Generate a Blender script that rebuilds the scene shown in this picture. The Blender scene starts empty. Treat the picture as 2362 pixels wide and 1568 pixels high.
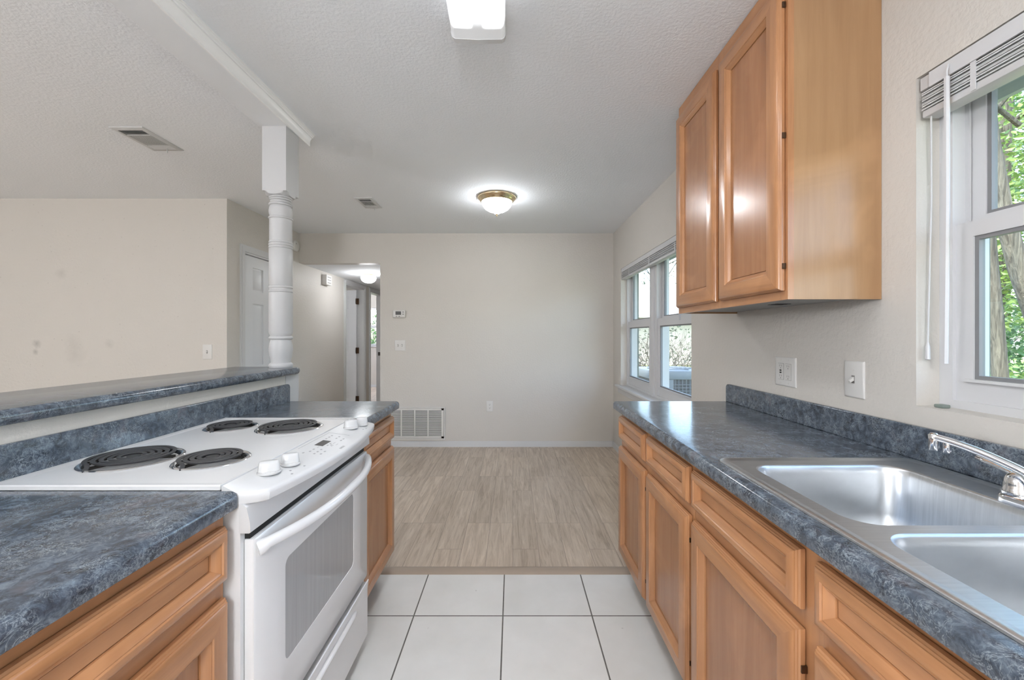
import bpy, bmesh, math, random
from mathutils import Vector, Matrix

random.seed(7)
SC = bpy.context.scene
COL = SC.collection
PI = math.pi

# ------------------------------------------------------------------ camera
IMG_W, IMG_H = 2362, 1568
FPX = 940.0                      # focal length in pixels of the 2362 px frame
CAM_H = 1.265
cam_data = bpy.data.cameras.new('camera')
cam_data.sensor_width = 36.0
cam_data.lens = 36.0 * FPX / IMG_W
cam_data.shift_x = -2.0 / IMG_W
cam_data.shift_y = -9.0 / IMG_W
cam_data.clip_start = 0.02
cam_data.clip_end = 200
cam = bpy.data.objects.new('camera', cam_data)
cam.location = (0, 0, CAM_H)
cam.rotation_euler = (PI / 2, 0, 0)
COL.objects.link(cam)
SC.camera = cam

# ------------------------------------------------------------------ sky, sun, exposure
world = bpy.data.worlds.new('sky')
SC.world = world
world.use_nodes = True
wn = world.node_tree
for n in list(wn.nodes):
    wn.nodes.remove(n)
w_out = wn.nodes.new('ShaderNodeOutputWorld')
w_bg = wn.nodes.new('ShaderNodeBackground')
w_sky = wn.nodes.new('ShaderNodeTexSky')
w_sky.sky_type = 'NISHITA'
w_sky.sun_disc = False
w_sky.sun_elevation = math.radians(52)
w_sky.sun_rotation = math.radians(232)
w_sky.air_density = 1.0
w_sky.dust_density = 3.0
w_bg.inputs['Strength'].default_value = 0.7
wn.links.new(w_sky.outputs[0], w_bg.inputs['Color'])
wn.links.new(w_bg.outputs[0], w_out.inputs['Surface'])

sun_data = bpy.data.lights.new('sun', 'SUN')
sun_data.energy = 2.6
sun_data.angle = math.radians(1.0)
sun_data.color = (1.0, 0.95, 0.86)
sun = bpy.data.objects.new('sun', sun_data)
sun.rotation_euler = Vector((0.50, 0.36, -0.79)).to_track_quat('-Z', 'Y').to_euler()
sun.location = (-10, -8, 15)
COL.objects.link(sun)

vs = SC.view_settings
vs.view_transform = 'Standard'
vs.look = 'None'
vs.gamma = 1.0
vs.use_curve_mapping = False
vs.exposure = 1.4

# emission of the seen lamps and the added fill globes (each lamp uses its own value below)
E_TUBE = 10.0
E_DOME = 16.0
E_HALL = 16.0
E_LIVING_FILL = 25.0
E_BACK_FILL = 19.5

# ------------------------------------------------------------------ mesh builder
class MB:
    def __init__(self):
        self.v, self.f, self.m = [], [], []

    def add(self, verts, faces, mat=0):
        o = len(self.v)
        self.v.extend(tuple(p) for p in verts)
        for f in faces:
            self.f.append([i + o for i in f])
            self.m.append(mat)

    def box(self, x0, x1, y0, y1, z0, z1, mat=0):
        self.add([(x0, y0, z0), (x1, y0, z0), (x1, y1, z0), (x0, y1, z0),
                  (x0, y0, z1), (x1, y0, z1), (x1, y1, z1), (x0, y1, z1)],
                 [(0, 3, 2, 1), (4, 5, 6, 7), (0, 1, 5, 4), (1, 2, 6, 5), (2, 3, 7, 6), (3, 0, 4, 7)], mat)

    def bbox(self, x0, x1, y0, y1, z0, z1, r=0.003, seg=2, mat=0):
        bm = bmesh.new()
        bmesh.ops.create_cube(bm, size=1.0)
        for v in bm.verts:
            v.co = Vector(((x0 + x1) / 2 + v.co.x * (x1 - x0), (y0 + y1) / 2 + v.co.y * (y1 - y0),
                           (z0 + z1) / 2 + v.co.z * (z1 - z0)))
        bmesh.ops.bevel(bm, geom=list(bm.edges), offset=r, segments=seg, profile=0.5, affect='EDGES')
        bm.verts.index_update()
        self.add([v.co.copy() for v in bm.verts], [[v.index for v in f.verts] for f in bm.faces], mat)
        bm.free()

    def loft(self, rings, mat=0, cap0=True, cap1=True, closed=True, mats=None):
        n = len(rings[0])
        verts = [p for r in rings for p in r]
        o = len(self.v)
        self.v.extend(tuple(p) for p in verts)
        k = n if closed else n - 1
        for i in range(len(rings) - 1):
            for j in range(k):
                a = o + i * n + j
                b = o + i * n + (j + 1) % n
                self.f.append([a, b, b + n, a + n])
                self.m.append(mats[j] if mats else mat)
        if cap0:
            self.f.append([o + j for j in reversed(range(n))]); self.m.append(mat)
        if cap1:
            self.f.append([o + (len(rings) - 1) * n + j for j in range(n)]); self.m.append(mat)

    def prism(self, pts, axis, a0, a1, mat=0):
        def P(p, a):
            if axis == 'y':
                return (p[0], a, p[1])
            if axis == 'x':
                return (a, p[0], p[1])
            return (p[0], p[1], a)
        self.loft([[P(p, a0) for p in pts], [P(p, a1) for p in pts]], mat)

    def lathe(self, prof, c=(0, 0, 0), n=32, mat=0, axis='z', cap=True):
        rings = []
        for r, h in prof:
            ring = []
            for k in range(n):
                t = 2 * PI * k / n
                a, b = r * math.cos(t), r * math.sin(t)
                if axis == 'z':
                    ring.append((c[0] + a, c[1] + b, c[2] + h))
                elif axis == 'x':
                    ring.append((c[0] + h, c[1] + a, c[2] + b))
                else:
                    ring.append((c[0] + a, c[1] + h, c[2] + b))
            rings.append(ring)
        self.loft(rings, mat, cap, cap)

    def tube(self, path, r, n=8, mat=0, flat=1.0, section=None):
        path = [Vector(p) for p in path]
        rs = r if isinstance(r, (list, tuple)) else [r] * len(path)
        rings = []
        up = Vector((0, 0, 1))
        d0 = (path[1] - path[0]).normalized()
        if abs(d0.dot(up)) > 0.95:
            up = Vector((1, 0, 0))
        side = d0.cross(up).normalized()
        for i, p in enumerate(path):
            d = (path[min(i + 1, len(path) - 1)] - path[max(i - 1, 0)]).normalized()
            side = (side - d * side.dot(d)).normalized()
            nn = side.cross(d).normalized()
            if section:
                rings.append([p + side * a + nn * b for a, b in section])
                continue
            rings.append([p + side * math.cos(2 * PI * k / n) * rs[i] + nn * math.sin(2 * PI * k / n) * rs[i] * flat
                          for k in range(n)])
        self.loft(rings, mat)

    def build(self, name, mats, parent=None, loc=None, smooth=35, recalc=True):
        if not isinstance(mats, (list, tuple)):
            mats = [mats]
        me = bpy.data.meshes.new(name)
        root = parent
        off = Vector((0, 0, 0))
        while root is not None:
            off += root.location
            root = root.parent
        if parent is None and loc is not None:
            off = Vector(loc)
        me.from_pydata([(v[0] - off.x, v[1] - off.y, v[2] - off.z) for v in self.v], [], self.f)
        for m in mats:
            me.materials.append(m)
        if len(mats) > 1:
            me.polygons.foreach_set('material_index', self.m)
        if recalc:
            bm = bmesh.new(); bm.from_mesh(me)
            bmesh.ops.recalc_face_normals(bm, faces=bm.faces)
            bm.to_mesh(me); bm.free()
        if smooth:
            me.shade_smooth()
            me.set_sharp_from_angle(angle=math.radians(smooth))
        me.update()
        o = bpy.data.objects.new(name, me)
        if parent is None and loc is not None:
            o.location = loc
        COL.objects.link(o)
        o.parent = parent
        return o


def tag(o, label, cat, group=None):
    o['label'] = label
    o['category'] = cat
    if group:
        o['group'] = group
    return o


def thing(name, loc, label, cat, group=None):
    o = bpy.data.objects.new(name, None)
    o.empty_display_size = 0.05
    o.location = loc
    COL.objects.link(o)
    return tag(o, label, cat, group)


def struct(o, label=None):
    o['kind'] = 'structure'
    if label:
        o['label'] = label
    return o


def struct_root(name, loc, label=None):
    o = bpy.data.objects.new(name, None)
    o.location = loc
    COL.objects.link(o)
    return struct(o, label)


def boxmesh(name, mat, boxes, parent=None, loc=None, r=0):
    mb = MB()
    for b in boxes:
        if r:
            mb.bbox(*b, r=r)
        else:
            mb.box(*b)
    return mb.build(name, mat, parent, loc)

# ------------------------------------------------------------------ materials
def new_mat(name):
    m = bpy.data.materials.new(name)
    m.use_nodes = True
    nt = m.node_tree
    b = nt.nodes.get('Principled BSDF')
    return m, nt, b


def N(nt, kind, **kw):
    n = nt.nodes.new(kind)
    for k, v in kw.items():
        setattr(n, k, v)
    return n


def sock(n, name, val):
    n.inputs[name].default_value = val


def coords(nt, scale=(1, 1, 1), loc=(0, 0, 0), rot=(0, 0, 0)):
    tc = N(nt, 'ShaderNodeTexCoord')
    mp = N(nt, 'ShaderNodeMapping')
    sock(mp, 'Scale', scale); sock(mp, 'Location', loc); sock(mp, 'Rotation', rot)
    nt.links.new(tc.outputs['Object'], mp.inputs['Vector'])
    return mp.outputs[0]


def noise(nt, vec, scale, detail=4, rough=0.55, dist=0.0):
    n = N(nt, 'ShaderNodeTexNoise')
    sock(n, 'Scale', scale); sock(n, 'Detail', detail); sock(n, 'Roughness', rough); sock(n, 'Distortion', dist)
    nt.links.new(vec, n.inputs['Vector'])
    return n.outputs['Fac']


def ramp(nt, fac, stops):
    r = N(nt, 'ShaderNodeValToRGB')
    el = r.color_ramp.elements
    while len(el) < len(stops):
        el.new(0.5)
    for e, (p, c) in zip(el, stops):
        e.position = p
        e.color = (*c, 1) if len(c) == 3 else c
    nt.links.new(fac, r.inputs['Fac'])
    return r.outputs['Color']


def mix(nt, a, b, fac, mode='MIX'):
    m = N(nt, 'ShaderNodeMix', data_type='RGBA', blend_type=mode)
    for s, v in ((m.inputs[6], a), (m.inputs[7], b), (m.inputs[0], fac)):
        if hasattr(v, 'links') or isinstance(v, bpy.types.NodeSocket):
            nt.links.new(v, s)
        else:
            s.default_value = (*v, 1) if isinstance(v, tuple) and len(v) == 3 else v
    return m.outputs[2]


def bump(nt, b, h, strength=0.2, dist=0.01):
    n = N(nt, 'ShaderNodeBump')
    sock(n, 'Strength', strength); sock(n, 'Distance', dist)
    nt.links.new(h, n.inputs['Height'])
    nt.links.new(n.outputs[0], b.inputs['Normal'])


def simple(name, col, rough=0.5, metal=0.0, spec=0.5, coat=0.0):
    m, nt, b = new_mat(name)
    sock(b, 'Base Color', (*col, 1)); sock(b, 'Roughness', rough); sock(b, 'Metallic', metal)
    sock(b, 'Specular IOR Level', spec)
    if coat:
        sock(b, 'Coat Weight', coat); sock(b, 'Coat Roughness', 0.08)
    return m


def painted(name, col, rough=0.55, scale=90, strength=0.12, dist=0.004, mottle=0.03):
    m, nt, b = new_mat(name)
    v = coords(nt)
    big = noise(nt, v, 1.6, 3)
    c = mix(nt, tuple(x * (1 - mottle) for x in col), tuple(min(1, x * (1 + mottle)) for x in col), big)
    nt.links.new(c, b.inputs['Base Color'])
    sock(b, 'Roughness', rough); sock(b, 'Specular IOR Level', 0.35)
    bump(nt, b, noise(nt, v, scale, 3), strength, dist)
    return m


WALLC = (0.60, 0.568, 0.525)
M = {}
M['wall'] = painted('wall_paint', WALLC, 0.5, 60, 0.36, 0.006)
M['ceiling'] = painted('ceiling_texture', (0.84, 0.86, 0.89), 0.85, 75, 0.32, 0.008, 0.015)
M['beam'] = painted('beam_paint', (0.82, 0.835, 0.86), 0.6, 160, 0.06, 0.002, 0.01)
M['trim'] = painted('trim_paint', (0.62, 0.62, 0.625), 0.35, 200, 0.02, 0.001, 0.01)
M['crown'] = painted('crown_gloss_paint', (0.88, 0.88, 0.88), 0.3, 200, 0.02, 0.001, 0.01)
M['white_door'] = painted('door_paint', (0.70, 0.71, 0.73), 0.4, 180, 0.03, 0.001, 0.01)
M['vinyl'] = simple('window_vinyl', (0.60, 0.60, 0.61), 0.35)
M['bead_shade'] = simple('shaded_bead_grey', (0.22, 0.22, 0.23), 0.5)  # dark grey paints the shade of the sash edge onto the bead
M['blind'] = simple('blind_vinyl', (0.60, 0.60, 0.61), 0.4)
M['plate'] = simple('plate_plastic', (0.66, 0.645, 0.62), 0.35)
M['dark_slot'] = simple('dark_slot', (0.03, 0.03, 0.03), 0.6)
M['slot_grey'] = simple('slot_grey', (0.22, 0.21, 0.20), 0.6)
M['black'] = simple('black', (0.006, 0.006, 0.006), 0.6)
M['enamel'] = simple('white_enamel', (0.75, 0.75, 0.755), 0.16, 0, 0.5)
M['enamel_side'] = simple('white_enamel_side', (0.72, 0.72, 0.725), 0.3, 0, 0.5)
M['panel_white'] = simple('panel_enamel', (0.66, 0.66, 0.665), 0.34)
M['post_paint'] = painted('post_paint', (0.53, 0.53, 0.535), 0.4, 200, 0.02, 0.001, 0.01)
M['strip'] = painted('threshold_vinyl', (0.40, 0.325, 0.26), 0.5, 40, 0.05, 0.001, 0.12)
M['knob_white'] = simple('knob_plastic', (0.57, 0.57, 0.57), 0.25)
M['chrome'] = simple('chrome', (0.80, 0.80, 0.82), 0.07, 1.0)
M['pan_chrome'] = simple('drip_pan_chrome', (0.07, 0.067, 0.063), 0.22, 1.0)
M['coil'] = simple('burner_coil', (0.050, 0.050, 0.053), 0.45, 0, 0.4)
M['brass'] = simple('polished_brass', (0.93, 0.76, 0.50), 0.20, 1.0)
M['hinge'] = simple('hinge_metal', (0.09, 0.05, 0.028), 0.4, 0.7)
M['print'] = simple('grey_print', (0.36, 0.36, 0.37), 0.5)
M['lcd'] = simple('display', (0.06, 0.06, 0.06), 0.2)
M['tub'] = simple('grey_hardware', (0.20, 0.24, 0.22), 0.4)
M['alu'] = simple('painted_register', (0.56, 0.56, 0.56), 0.45)
M['grille_white'] = simple('grille_paint', (0.66, 0.64, 0.61), 0.45)
M['kick'] = simple('toe_kick', (0.16, 0.09, 0.05), 0.6)
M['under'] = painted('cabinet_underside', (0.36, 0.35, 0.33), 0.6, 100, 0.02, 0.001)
M['knob_dark'] = simple('bronze_knob', (0.06, 0.055, 0.05), 0.35, 0.8)
M['return_paint'] = painted('outside_reveal', (0.17, 0.20, 0.18), 0.6, 120, 0.05, 0.002)


def oven_glass():
    m, nt, b = new_mat('oven_window')
    v = coords(nt, (1, 26, 1.0))
    c = ramp(nt, noise(nt, v, 3.0, 3), [(0.3, (0.36, 0.36, 0.365)), (0.75, (0.41, 0.41, 0.415))])
    nt.links.new(c, b.inputs['Base Color'])
    sock(b, 'Roughness', 0.09)
    return m
M['oven_glass'] = oven_glass()


def wood(name, axis, light=(0.53, 0.262, 0.120), dark=(0.345, 0.152, 0.064), rough=0.28):
    m, nt, b = new_mat(name)
    sc = [16.0, 16.0, 16.0]
    sc['xyz'.index(axis)] = 1.1
    v = coords(nt, tuple(sc))
    g = noise(nt, v, 1.6, 6, 0.6, 0.5)
    fine = noise(nt, coords(nt, tuple(s * (7 if s > 2 else 2.5) for s in sc)), 1.4, 3)
    blotch = noise(nt, coords(nt, (2.2, 2.2, 2.2)), 1.7, 3, 0.6, 0.8)
    c = ramp(nt, g, [(0.28, dark), (0.72, light)])
    c2 = mix(nt, c, tuple(x * 1.22 for x in light), ramp(nt, blotch, [(0.52, (0, 0, 0)), (0.80, (0.75, 0.75, 0.75))]))
    c3 = mix(nt, c2, tuple(x * 0.8 for x in dark), ramp(nt, fine, [(0.58, (0, 0, 0)), (0.85, (0.35, 0.35, 0.35))]))
    nt.links.new(c3, b.inputs['Base Color'])
    sock(b, 'Roughness', rough); sock(b, 'Specular IOR Level', 0.5)
    sock(b, 'Coat Weight', 0.25); sock(b, 'Coat Roughness', 0.16)
    bump(nt, b, fine, 0.03, 0.001)
    return m
M['wood_z'] = wood('maple_upright_grain', 'z')
M['wood_y'] = wood('maple_level_grain', 'y')
M['wood_panel'] = wood('maple_panel', 'z', (0.445, 0.205, 0.094), (0.33, 0.145, 0.062), 0.26)
M['wood_side'] = wood('maple_side_panel', 'z', (0.42, 0.245, 0.120), (0.35, 0.190, 0.088), 0.36)


def laminate():
    m, nt, b = new_mat('blue_slate_laminate')
    v = coords(nt)
    base = noise(nt, v, 42, 7, 0.7, 0.6)
    c = ramp(nt, base, [(0.32, (0.020, 0.023, 0.029)), (0.50, (0.062, 0.078, 0.104)), (0.70, (0.165, 0.205, 0.252))])
    patch = noise(nt, v, 10, 4, 0.6, 0.5)
    c = mix(nt, c, (0.105, 0.122, 0.142), ramp(nt, patch, [(0.45, (0, 0, 0)), (0.75, (0.4, 0.4, 0.4))]))
    for (sc_, lo, dist_, k) in ((38, (0, 0, 0), 2.6, 0.75), (70, (4, 2, 7), 2.0, 0.6)):
        vein = noise(nt, coords(nt, loc=lo), sc_, 5, 0.6, dist_)
        ab = N(nt, 'ShaderNodeMath', operation='SUBTRACT'); nt.links.new(vein, ab.inputs[0]); ab.inputs[1].default_value = 0.5
        ab2 = N(nt, 'ShaderNodeMath', operation='ABSOLUTE'); nt.links.new(ab.outputs[0], ab2.inputs[0])
        vm = ramp(nt, ab2.outputs[0], [(0.0, (k, k, k)), (0.012, (k * .5, k * .5, k * .5)), (0.04, (0, 0, 0))])
        brk = ramp(nt, noise(nt, coords(nt, loc=(lo[0] + 1, 3, 1)), 16, 3), [(0.42, (0, 0, 0)), (0.62, (1, 1, 1))])
        vm = mix(nt, vm, brk, 1.0, 'MULTIPLY')
        c = mix(nt, c, (0.36, 0.41, 0.45), vm)
    warm = noise(nt, coords(nt, loc=(3, 1, 2)), 14, 3)
    c = mix(nt, c, (0.17, 0.145, 0.155), ramp(nt, warm, [(0.60, (0, 0, 0)), (0.78, (0.5, 0.5, 0.5))]))
    nt.links.new(c, b.inputs['Base Color'])
    sock(b, 'Roughness', 0.17); sock(b, 'Specular IOR Level', 0.6)
    bump(nt, b, base, 0.02, 0.001)
    return m
M['laminate'] = laminate()


def steel():
    m, nt, b = new_mat('brushed_steel')
    v = coords(nt, (3, 60, 3))
    g = noise(nt, v, 3, 4)
    c = ramp(nt, g, [(0.3, (0.58, 0.60, 0.62)), (0.7, (0.68, 0.70, 0.72))])
    nt.links.new(c, b.inputs['Base Color'])
    sock(b, 'Metallic', 1.0); sock(b, 'Roughness', 0.35)
    bump(nt, b, g, 0.02, 0.001)
    return m
M['steel'] = steel()


def planks():
    m, nt, b = new_mat('vinyl_plank')
    tc = N(nt, 'ShaderNodeTexCoord')
    sep = N(nt, 'ShaderNodeSeparateXYZ'); nt.links.new(tc.outputs['Object'], sep.inputs[0])
    cmb = N(nt, 'ShaderNodeCombineXYZ')
    nt.links.new(sep.outputs['Y'], cmb.inputs['X']); nt.links.new(sep.outputs['X'], cmb.inputs['Y'])
    br = N(nt, 'ShaderNodeTexBrick')
    br.offset = 0.37; br.offset_frequency = 3
    sock(br, 'Scale', 1.0); sock(br, 'Brick Width', 0.92); sock(br, 'Row Height', 0.152)
    sock(br, 'Mortar Size', 0.0008); sock(br, 'Mortar Smooth', 0.1); sock(br, 'Bias', 0.0)
    sock(br, 'Color1', (0.0, 0.0, 0.0, 1)); sock(br, 'Color2', (1, 1, 1, 1)); sock(br, 'Mortar', (0.1, 0.1, 0.1, 1))
    nt.links.new(cmb.outputs[0], br.inputs['Vector'])
    # grain runs with the planks, shifted per plank
    add = N(nt, 'ShaderNodeVectorMath', operation='MULTIPLY_ADD')
    nt.links.new(br.outputs['Color'], add.inputs[0]); add.inputs[1].default_value = (3.1, 5.7, 0)
    nt.links.new(tc.outputs['Object'], add.inputs[2])
    mp = N(nt, 'ShaderNodeMapping'); sock(mp, 'Scale', (20, 1.5, 1))
    nt.links.new(add.outputs[0], mp.inputs['Vector'])
    g = noise(nt, mp.outputs[0], 1.7, 7, 0.65, 0.9)
    mp2 = N(nt, 'ShaderNodeMapping'); sock(mp2, 'Scale', (90, 5, 1))
    nt.links.new(add.outputs[0], mp2.inputs['Vector'])
    g2 = noise(nt, mp2.outputs[0], 1.5, 4, 0.6, 0.3)
    c = ramp(nt, g, [(0.28, (0.36, 0.283, 0.215)), (0.50, (0.53, 0.435, 0.345)), (0.72, (0.66, 0.565, 0.465))])
    c = mix(nt, c, (0.24, 0.18, 0.13), ramp(nt, g2, [(0.56, (0, 0, 0)), (0.76, (0.55, 0.55, 0.55))]))
    tone = mix(nt, (0.90, 0.90, 0.90), (1.08, 1.08, 1.08), br.outputs['Color'])
    c = mix(nt, c, tone, 1.0, 'MULTIPLY')
    c = mix(nt, c, (0.13, 0.10, 0.08), br.outputs['Fac'])
    nt.links.new(c, b.inputs['Base Color'])
    sock(b, 'Roughness', 0.42); sock(b, 'Specular IOR Level', 0.4)
    bump(nt, b, g2, 0.05, 0.001)
    return m
M['planks'] = planks()


def tiles():
    m, nt, b = new_mat('ceramic_tile')
    v = coords(nt, (1, 1, 1), (0.045 + 4 * 0.4031, -1.8436 + 8 * 0.4031, 0))
    br = N(nt, 'ShaderNodeTexBrick')
    br.offset = 0.0; br.offset_frequency = 1
    sock(br, 'Scale', 1.0); sock(br, 'Brick Width', 0.4031); sock(br, 'Row Height', 0.4031)
    sock(br, 'Mortar Size', 0.0032); sock(br, 'Mortar Smooth', 0.15); sock(br, 'Bias', 0.0)
    sock(br, 'Color1', (0.0, 0.0, 0.0, 1)); sock(br, 'Color2', (1, 1, 1, 1)); sock(br, 'Mortar', (0.5, 0.5, 0.5, 1))
    nt.links.new(v, br.inputs['Vector'])
    cloud = noise(nt, v, 5, 4)
    c = ramp(nt, cloud, [(0.3, (0.71, 0.705, 0.685)), (0.7, (0.78, 0.775, 0.76))])
    c = mix(nt, c, mix(nt, (0.97, 0.97, 0.97), (1.03, 1.03, 1.03), br.outputs['Color']), 1.0, 'MULTIPLY')
    spk = noise(nt, coords(nt, loc=(5, 2, 0)), 20, 2, 0.5)
    c = mix(nt, c, (0.34, 0.33, 0.31), ramp(nt, spk, [(0.765, (0, 0, 0)), (0.80, (0.6, 0.6, 0.6))]))
    gr = noise(nt, v, 60, 2)
    c = mix(nt, c, mix(nt, (0.10, 0.095, 0.088), (0.20, 0.19, 0.175), gr), br.outputs['Fac'])
    nt.links.new(c, b.inputs['Base Color'])
    r = N(nt, 'ShaderNodeMath', operation='MULTIPLY_ADD'); nt.links.new(br.outputs['Fac'], r.inputs[0])
    r.inputs[1].default_value = 0.45; r.inputs[2].default_value = 0.40
    nt.links.new(r.outputs[0], b.inputs['Roughness'])
    inv = N(nt, 'ShaderNodeMath', operation='SUBTRACT'); inv.inputs[0].default_value = 1.0
    nt.links.new(br.outputs['Fac'], inv.inputs[1])
    bump(nt, b, inv.outputs[0], 0.5, 0.002)
    return m
M['tiles'] = tiles()


def living_wall():
    # same paint with smudges and scuffs low on the wall
    m, nt, b = new_mat('scuffed_wall_paint')
    v = coords(nt)
    c = mix(nt, tuple(x * 0.97 for x in WALLC), tuple(x * 1.03 for x in WALLC), noise(nt, v, 1.3, 3))
    for (x, z, r, k) in ((-4.07, 1.20, 0.045, 0.55), (-4.08, 1.13, 0.030, 0.5), (-3.76, 1.20, 0.10, 0.12),
                         (-3.74, 1.10, 0.12, 0.14), (-3.45, 1.20, 0.05, 0.18), (-3.86, 1.80, 0.06, 0.2)):
        d = N(nt, 'ShaderNodeVectorMath', operation='DISTANCE')
        dist = noise(nt, v, 30, 3)
        nt.links.new(v, d.inputs[0]); d.inputs[1].default_value = (x, 3.484, z)
        a = N(nt, 'ShaderNodeMath', operation='MULTIPLY_ADD')
        nt.links.new(dist, a.inputs[0]); a.inputs[1].default_value = r * 0.9; nt.links.new(d.outputs['Value'], a.inputs[2])
        mr = N(nt, 'ShaderNodeMapRange'); nt.links.new(a.outputs[0], mr.inputs[0])
        mr.inputs[1].default_value = r * 0.5; mr.inputs[2].default_value = r * 1.4
        mr.inputs[3].default_value = k; mr.inputs[4].default_value = 0.0
        c = mix(nt, c, (0.26, 0.245, 0.225), mr.outputs[0])
    sp = noise(nt, v, 45, 2)
    c = mix(nt, c, (0.30, 0.28, 0.25), ramp(nt, sp, [(0.70, (0, 0, 0)), (0.80, (0.5, 0.5, 0.5))]))
    nt.links.new(c, b.inputs['Base Color'])
    sock(b, 'Roughness', 0.5); sock(b, 'Specular IOR Level', 0.35)
    bump(nt, b, noise(nt, v, 45, 3), 0.25, 0.006)
    return m
M['living_wall'] = living_wall()


def glass():
    m = bpy.data.materials.new('window_glass')
    m.use_nodes = True
    nt = m.node_tree
    for n in list(nt.nodes):
        nt.nodes.remove(n)
    out = N(nt, 'ShaderNodeOutputMaterial')
    tr = N(nt, 'ShaderNodeBsdfTransparent'); sock(tr, 'Color', (0.93, 0.96, 0.95, 1))
    gl = N(nt, 'ShaderNodeBsdfGlossy'); sock(gl, 'Roughness', 0.0)
    lw = N(nt, 'ShaderNodeLayerWeight'); sock(lw, 'Blend', 0.5)
    pw = N(nt, 'ShaderNodeMath', operation='POWER'); nt.links.new(lw.outputs['Facing'], pw.inputs[0]); pw.inputs[1].default_value = 5.0
    fr = N(nt, 'ShaderNodeMath', operation='MULTIPLY_ADD'); nt.links.new(pw.outputs[0], fr.inputs[0])
    fr.inputs[1].default_value = 0.96; fr.inputs[2].default_value = 0.04
    mx = N(nt, 'ShaderNodeMixShader')
    nt.links.new(fr.outputs[0], mx.inputs[0]); nt.links.new(tr.outputs[0], mx.inputs[1]); nt.links.new(gl.outputs[0], mx.inputs[2])
    nt.links.new(mx.outputs[0], out.inputs[0])
    return m
M['glass'] = glass()


def emit(name, col, strength, base=(0.8, 0.8, 0.8)):
    m, nt, b = new_mat(name)
    sock(b, 'Base Color', (*base, 1)); sock(b, 'Roughness', 0.35)
    sock(b, 'Emission Color', (*col, 1)); sock(b, 'Emission Strength', strength)
    return m
M['dome_glow'] = emit('lit_dome_glass', (0.97, 1.0, 1.04), E_DOME)
M['hall_glow'] = emit('lit_hall_globe', (0.97, 1.0, 1.04), E_HALL)
M['living_fill'] = emit('living_fill_glow', (0.97, 1.0, 1.04), E_LIVING_FILL)
M['back_fill'] = emit('back_fill_glow', (0.97, 1.0, 1.04), E_BACK_FILL)


def tube_diffuser():
    # acrylic wrap lit by two tubes behind it; the last hand's width past the tube ends stays dim
    m, nt, b = new_mat('lit_acrylic_wrap')
    tc = N(nt, 'ShaderNodeTexCoord')
    sep = N(nt, 'ShaderNodeSeparateXYZ'); nt.links.new(tc.outputs['Object'], sep.inputs[0])
    ax = N(nt, 'ShaderNodeMath', operation='ABSOLUTE'); nt.links.new(sep.outputs['X'], ax.inputs[0])
    d = N(nt, 'ShaderNodeMath', operation='SUBTRACT'); nt.links.new(ax.outputs[0], d.inputs[0]); d.inputs[1].default_value = 0.055
    da = N(nt, 'ShaderNodeMath', operation='ABSOLUTE'); nt.links.new(d.outputs[0], da.inputs[0])
    band = N(nt, 'ShaderNodeMapRange', interpolation_type='SMOOTHSTEP'); nt.links.new(da.outputs[0], band.inputs[0])
    band.inputs[1].default_value = 0.012; band.inputs[2].default_value = 0.042
    band.inputs[3].default_value = 1.0; band.inputs[4].default_value = 0.025
    ay = N(nt, 'ShaderNodeMath', operation='ABSOLUTE'); nt.links.new(sep.outputs['Y'], ay.inputs[0])
    end = N(nt, 'ShaderNodeMapRange', interpolation_type='SMOOTHSTEP'); nt.links.new(ay.outputs[0], end.inputs[0])
    end.inputs[1].default_value = 0.485; end.inputs[2].default_value = 0.535
    end.inputs[3].default_value = 1.0; end.inputs[4].default_value = 0.0
    mu = N(nt, 'ShaderNodeMath', operation='MULTIPLY'); nt.links.new(band.outputs[0], mu.inputs[0]); nt.links.new(end.outputs[0], mu.inputs[1])
    st = N(nt, 'ShaderNodeMath', operation='MULTIPLY_ADD'); nt.links.new(mu.outputs[0], st.inputs[0])
    st.inputs[1].default_value = E_TUBE; st.inputs[2].default_value = 0.10
    nt.links.new(st.outputs[0], b.inputs['Emission Strength'])
    sock(b, 'Emission Color', (0.97, 1.0, 1.04, 1)); sock(b, 'Base Color', (0.62, 0.62, 0.62, 1)); sock(b, 'Roughness', 0.25)
    return m
M['tube_glow'] = tube_diffuser()


def leafy(name, a, b_, trans=0.45):
    m = bpy.data.materials.new(name)
    m.use_nodes = True
    nt = m.node_tree
    for n in list(nt.nodes):
        nt.nodes.remove(n)
    out = N(nt, 'ShaderNodeOutputMaterial')
    gi = N(nt, 'ShaderNodeNewGeometry')
    c = ramp(nt, gi.outputs['Random Per Island'], [(0.0, a), (1.0, b_)])
    d = N(nt, 'ShaderNodeBsdfDiffuse'); t = N(nt, 'ShaderNodeBsdfTranslucent')
    g = N(nt, 'ShaderNodeBsdfGlossy'); sock(g, 'Roughness', 0.35)
    nt.links.new(c, d.inputs['Color']); nt.links.new(c, t.inputs['Color'])
    m1 = N(nt, 'ShaderNodeMixShader'); m1.inputs[0].default_value = trans
    nt.links.new(d.outputs[0], m1.inputs[1]); nt.links.new(t.outputs[0], m1.inputs[2])
    m2 = N(nt, 'ShaderNodeMixShader'); m2.inputs[0].default_value = 0.06
    nt.links.new(m1.outputs[0], m2.inputs[1]); nt.links.new(g.outputs[0], m2.inputs[2])
    nt.links.new(m2.outputs[0], out.inputs[0])
    return m
M['leaf'] = leafy('oak_leaves', (0.045, 0.12, 0.028), (0.22, 0.32, 0.07))
M['leaf_dark'] = leafy('dark_leaves', (0.025, 0.085, 0.03), (0.13, 0.25, 0.07))
M['leaf_grey'] = leafy('grey_green_leaves', (0.025, 0.045, 0.028), (0.10, 0.135, 0.075))


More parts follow.
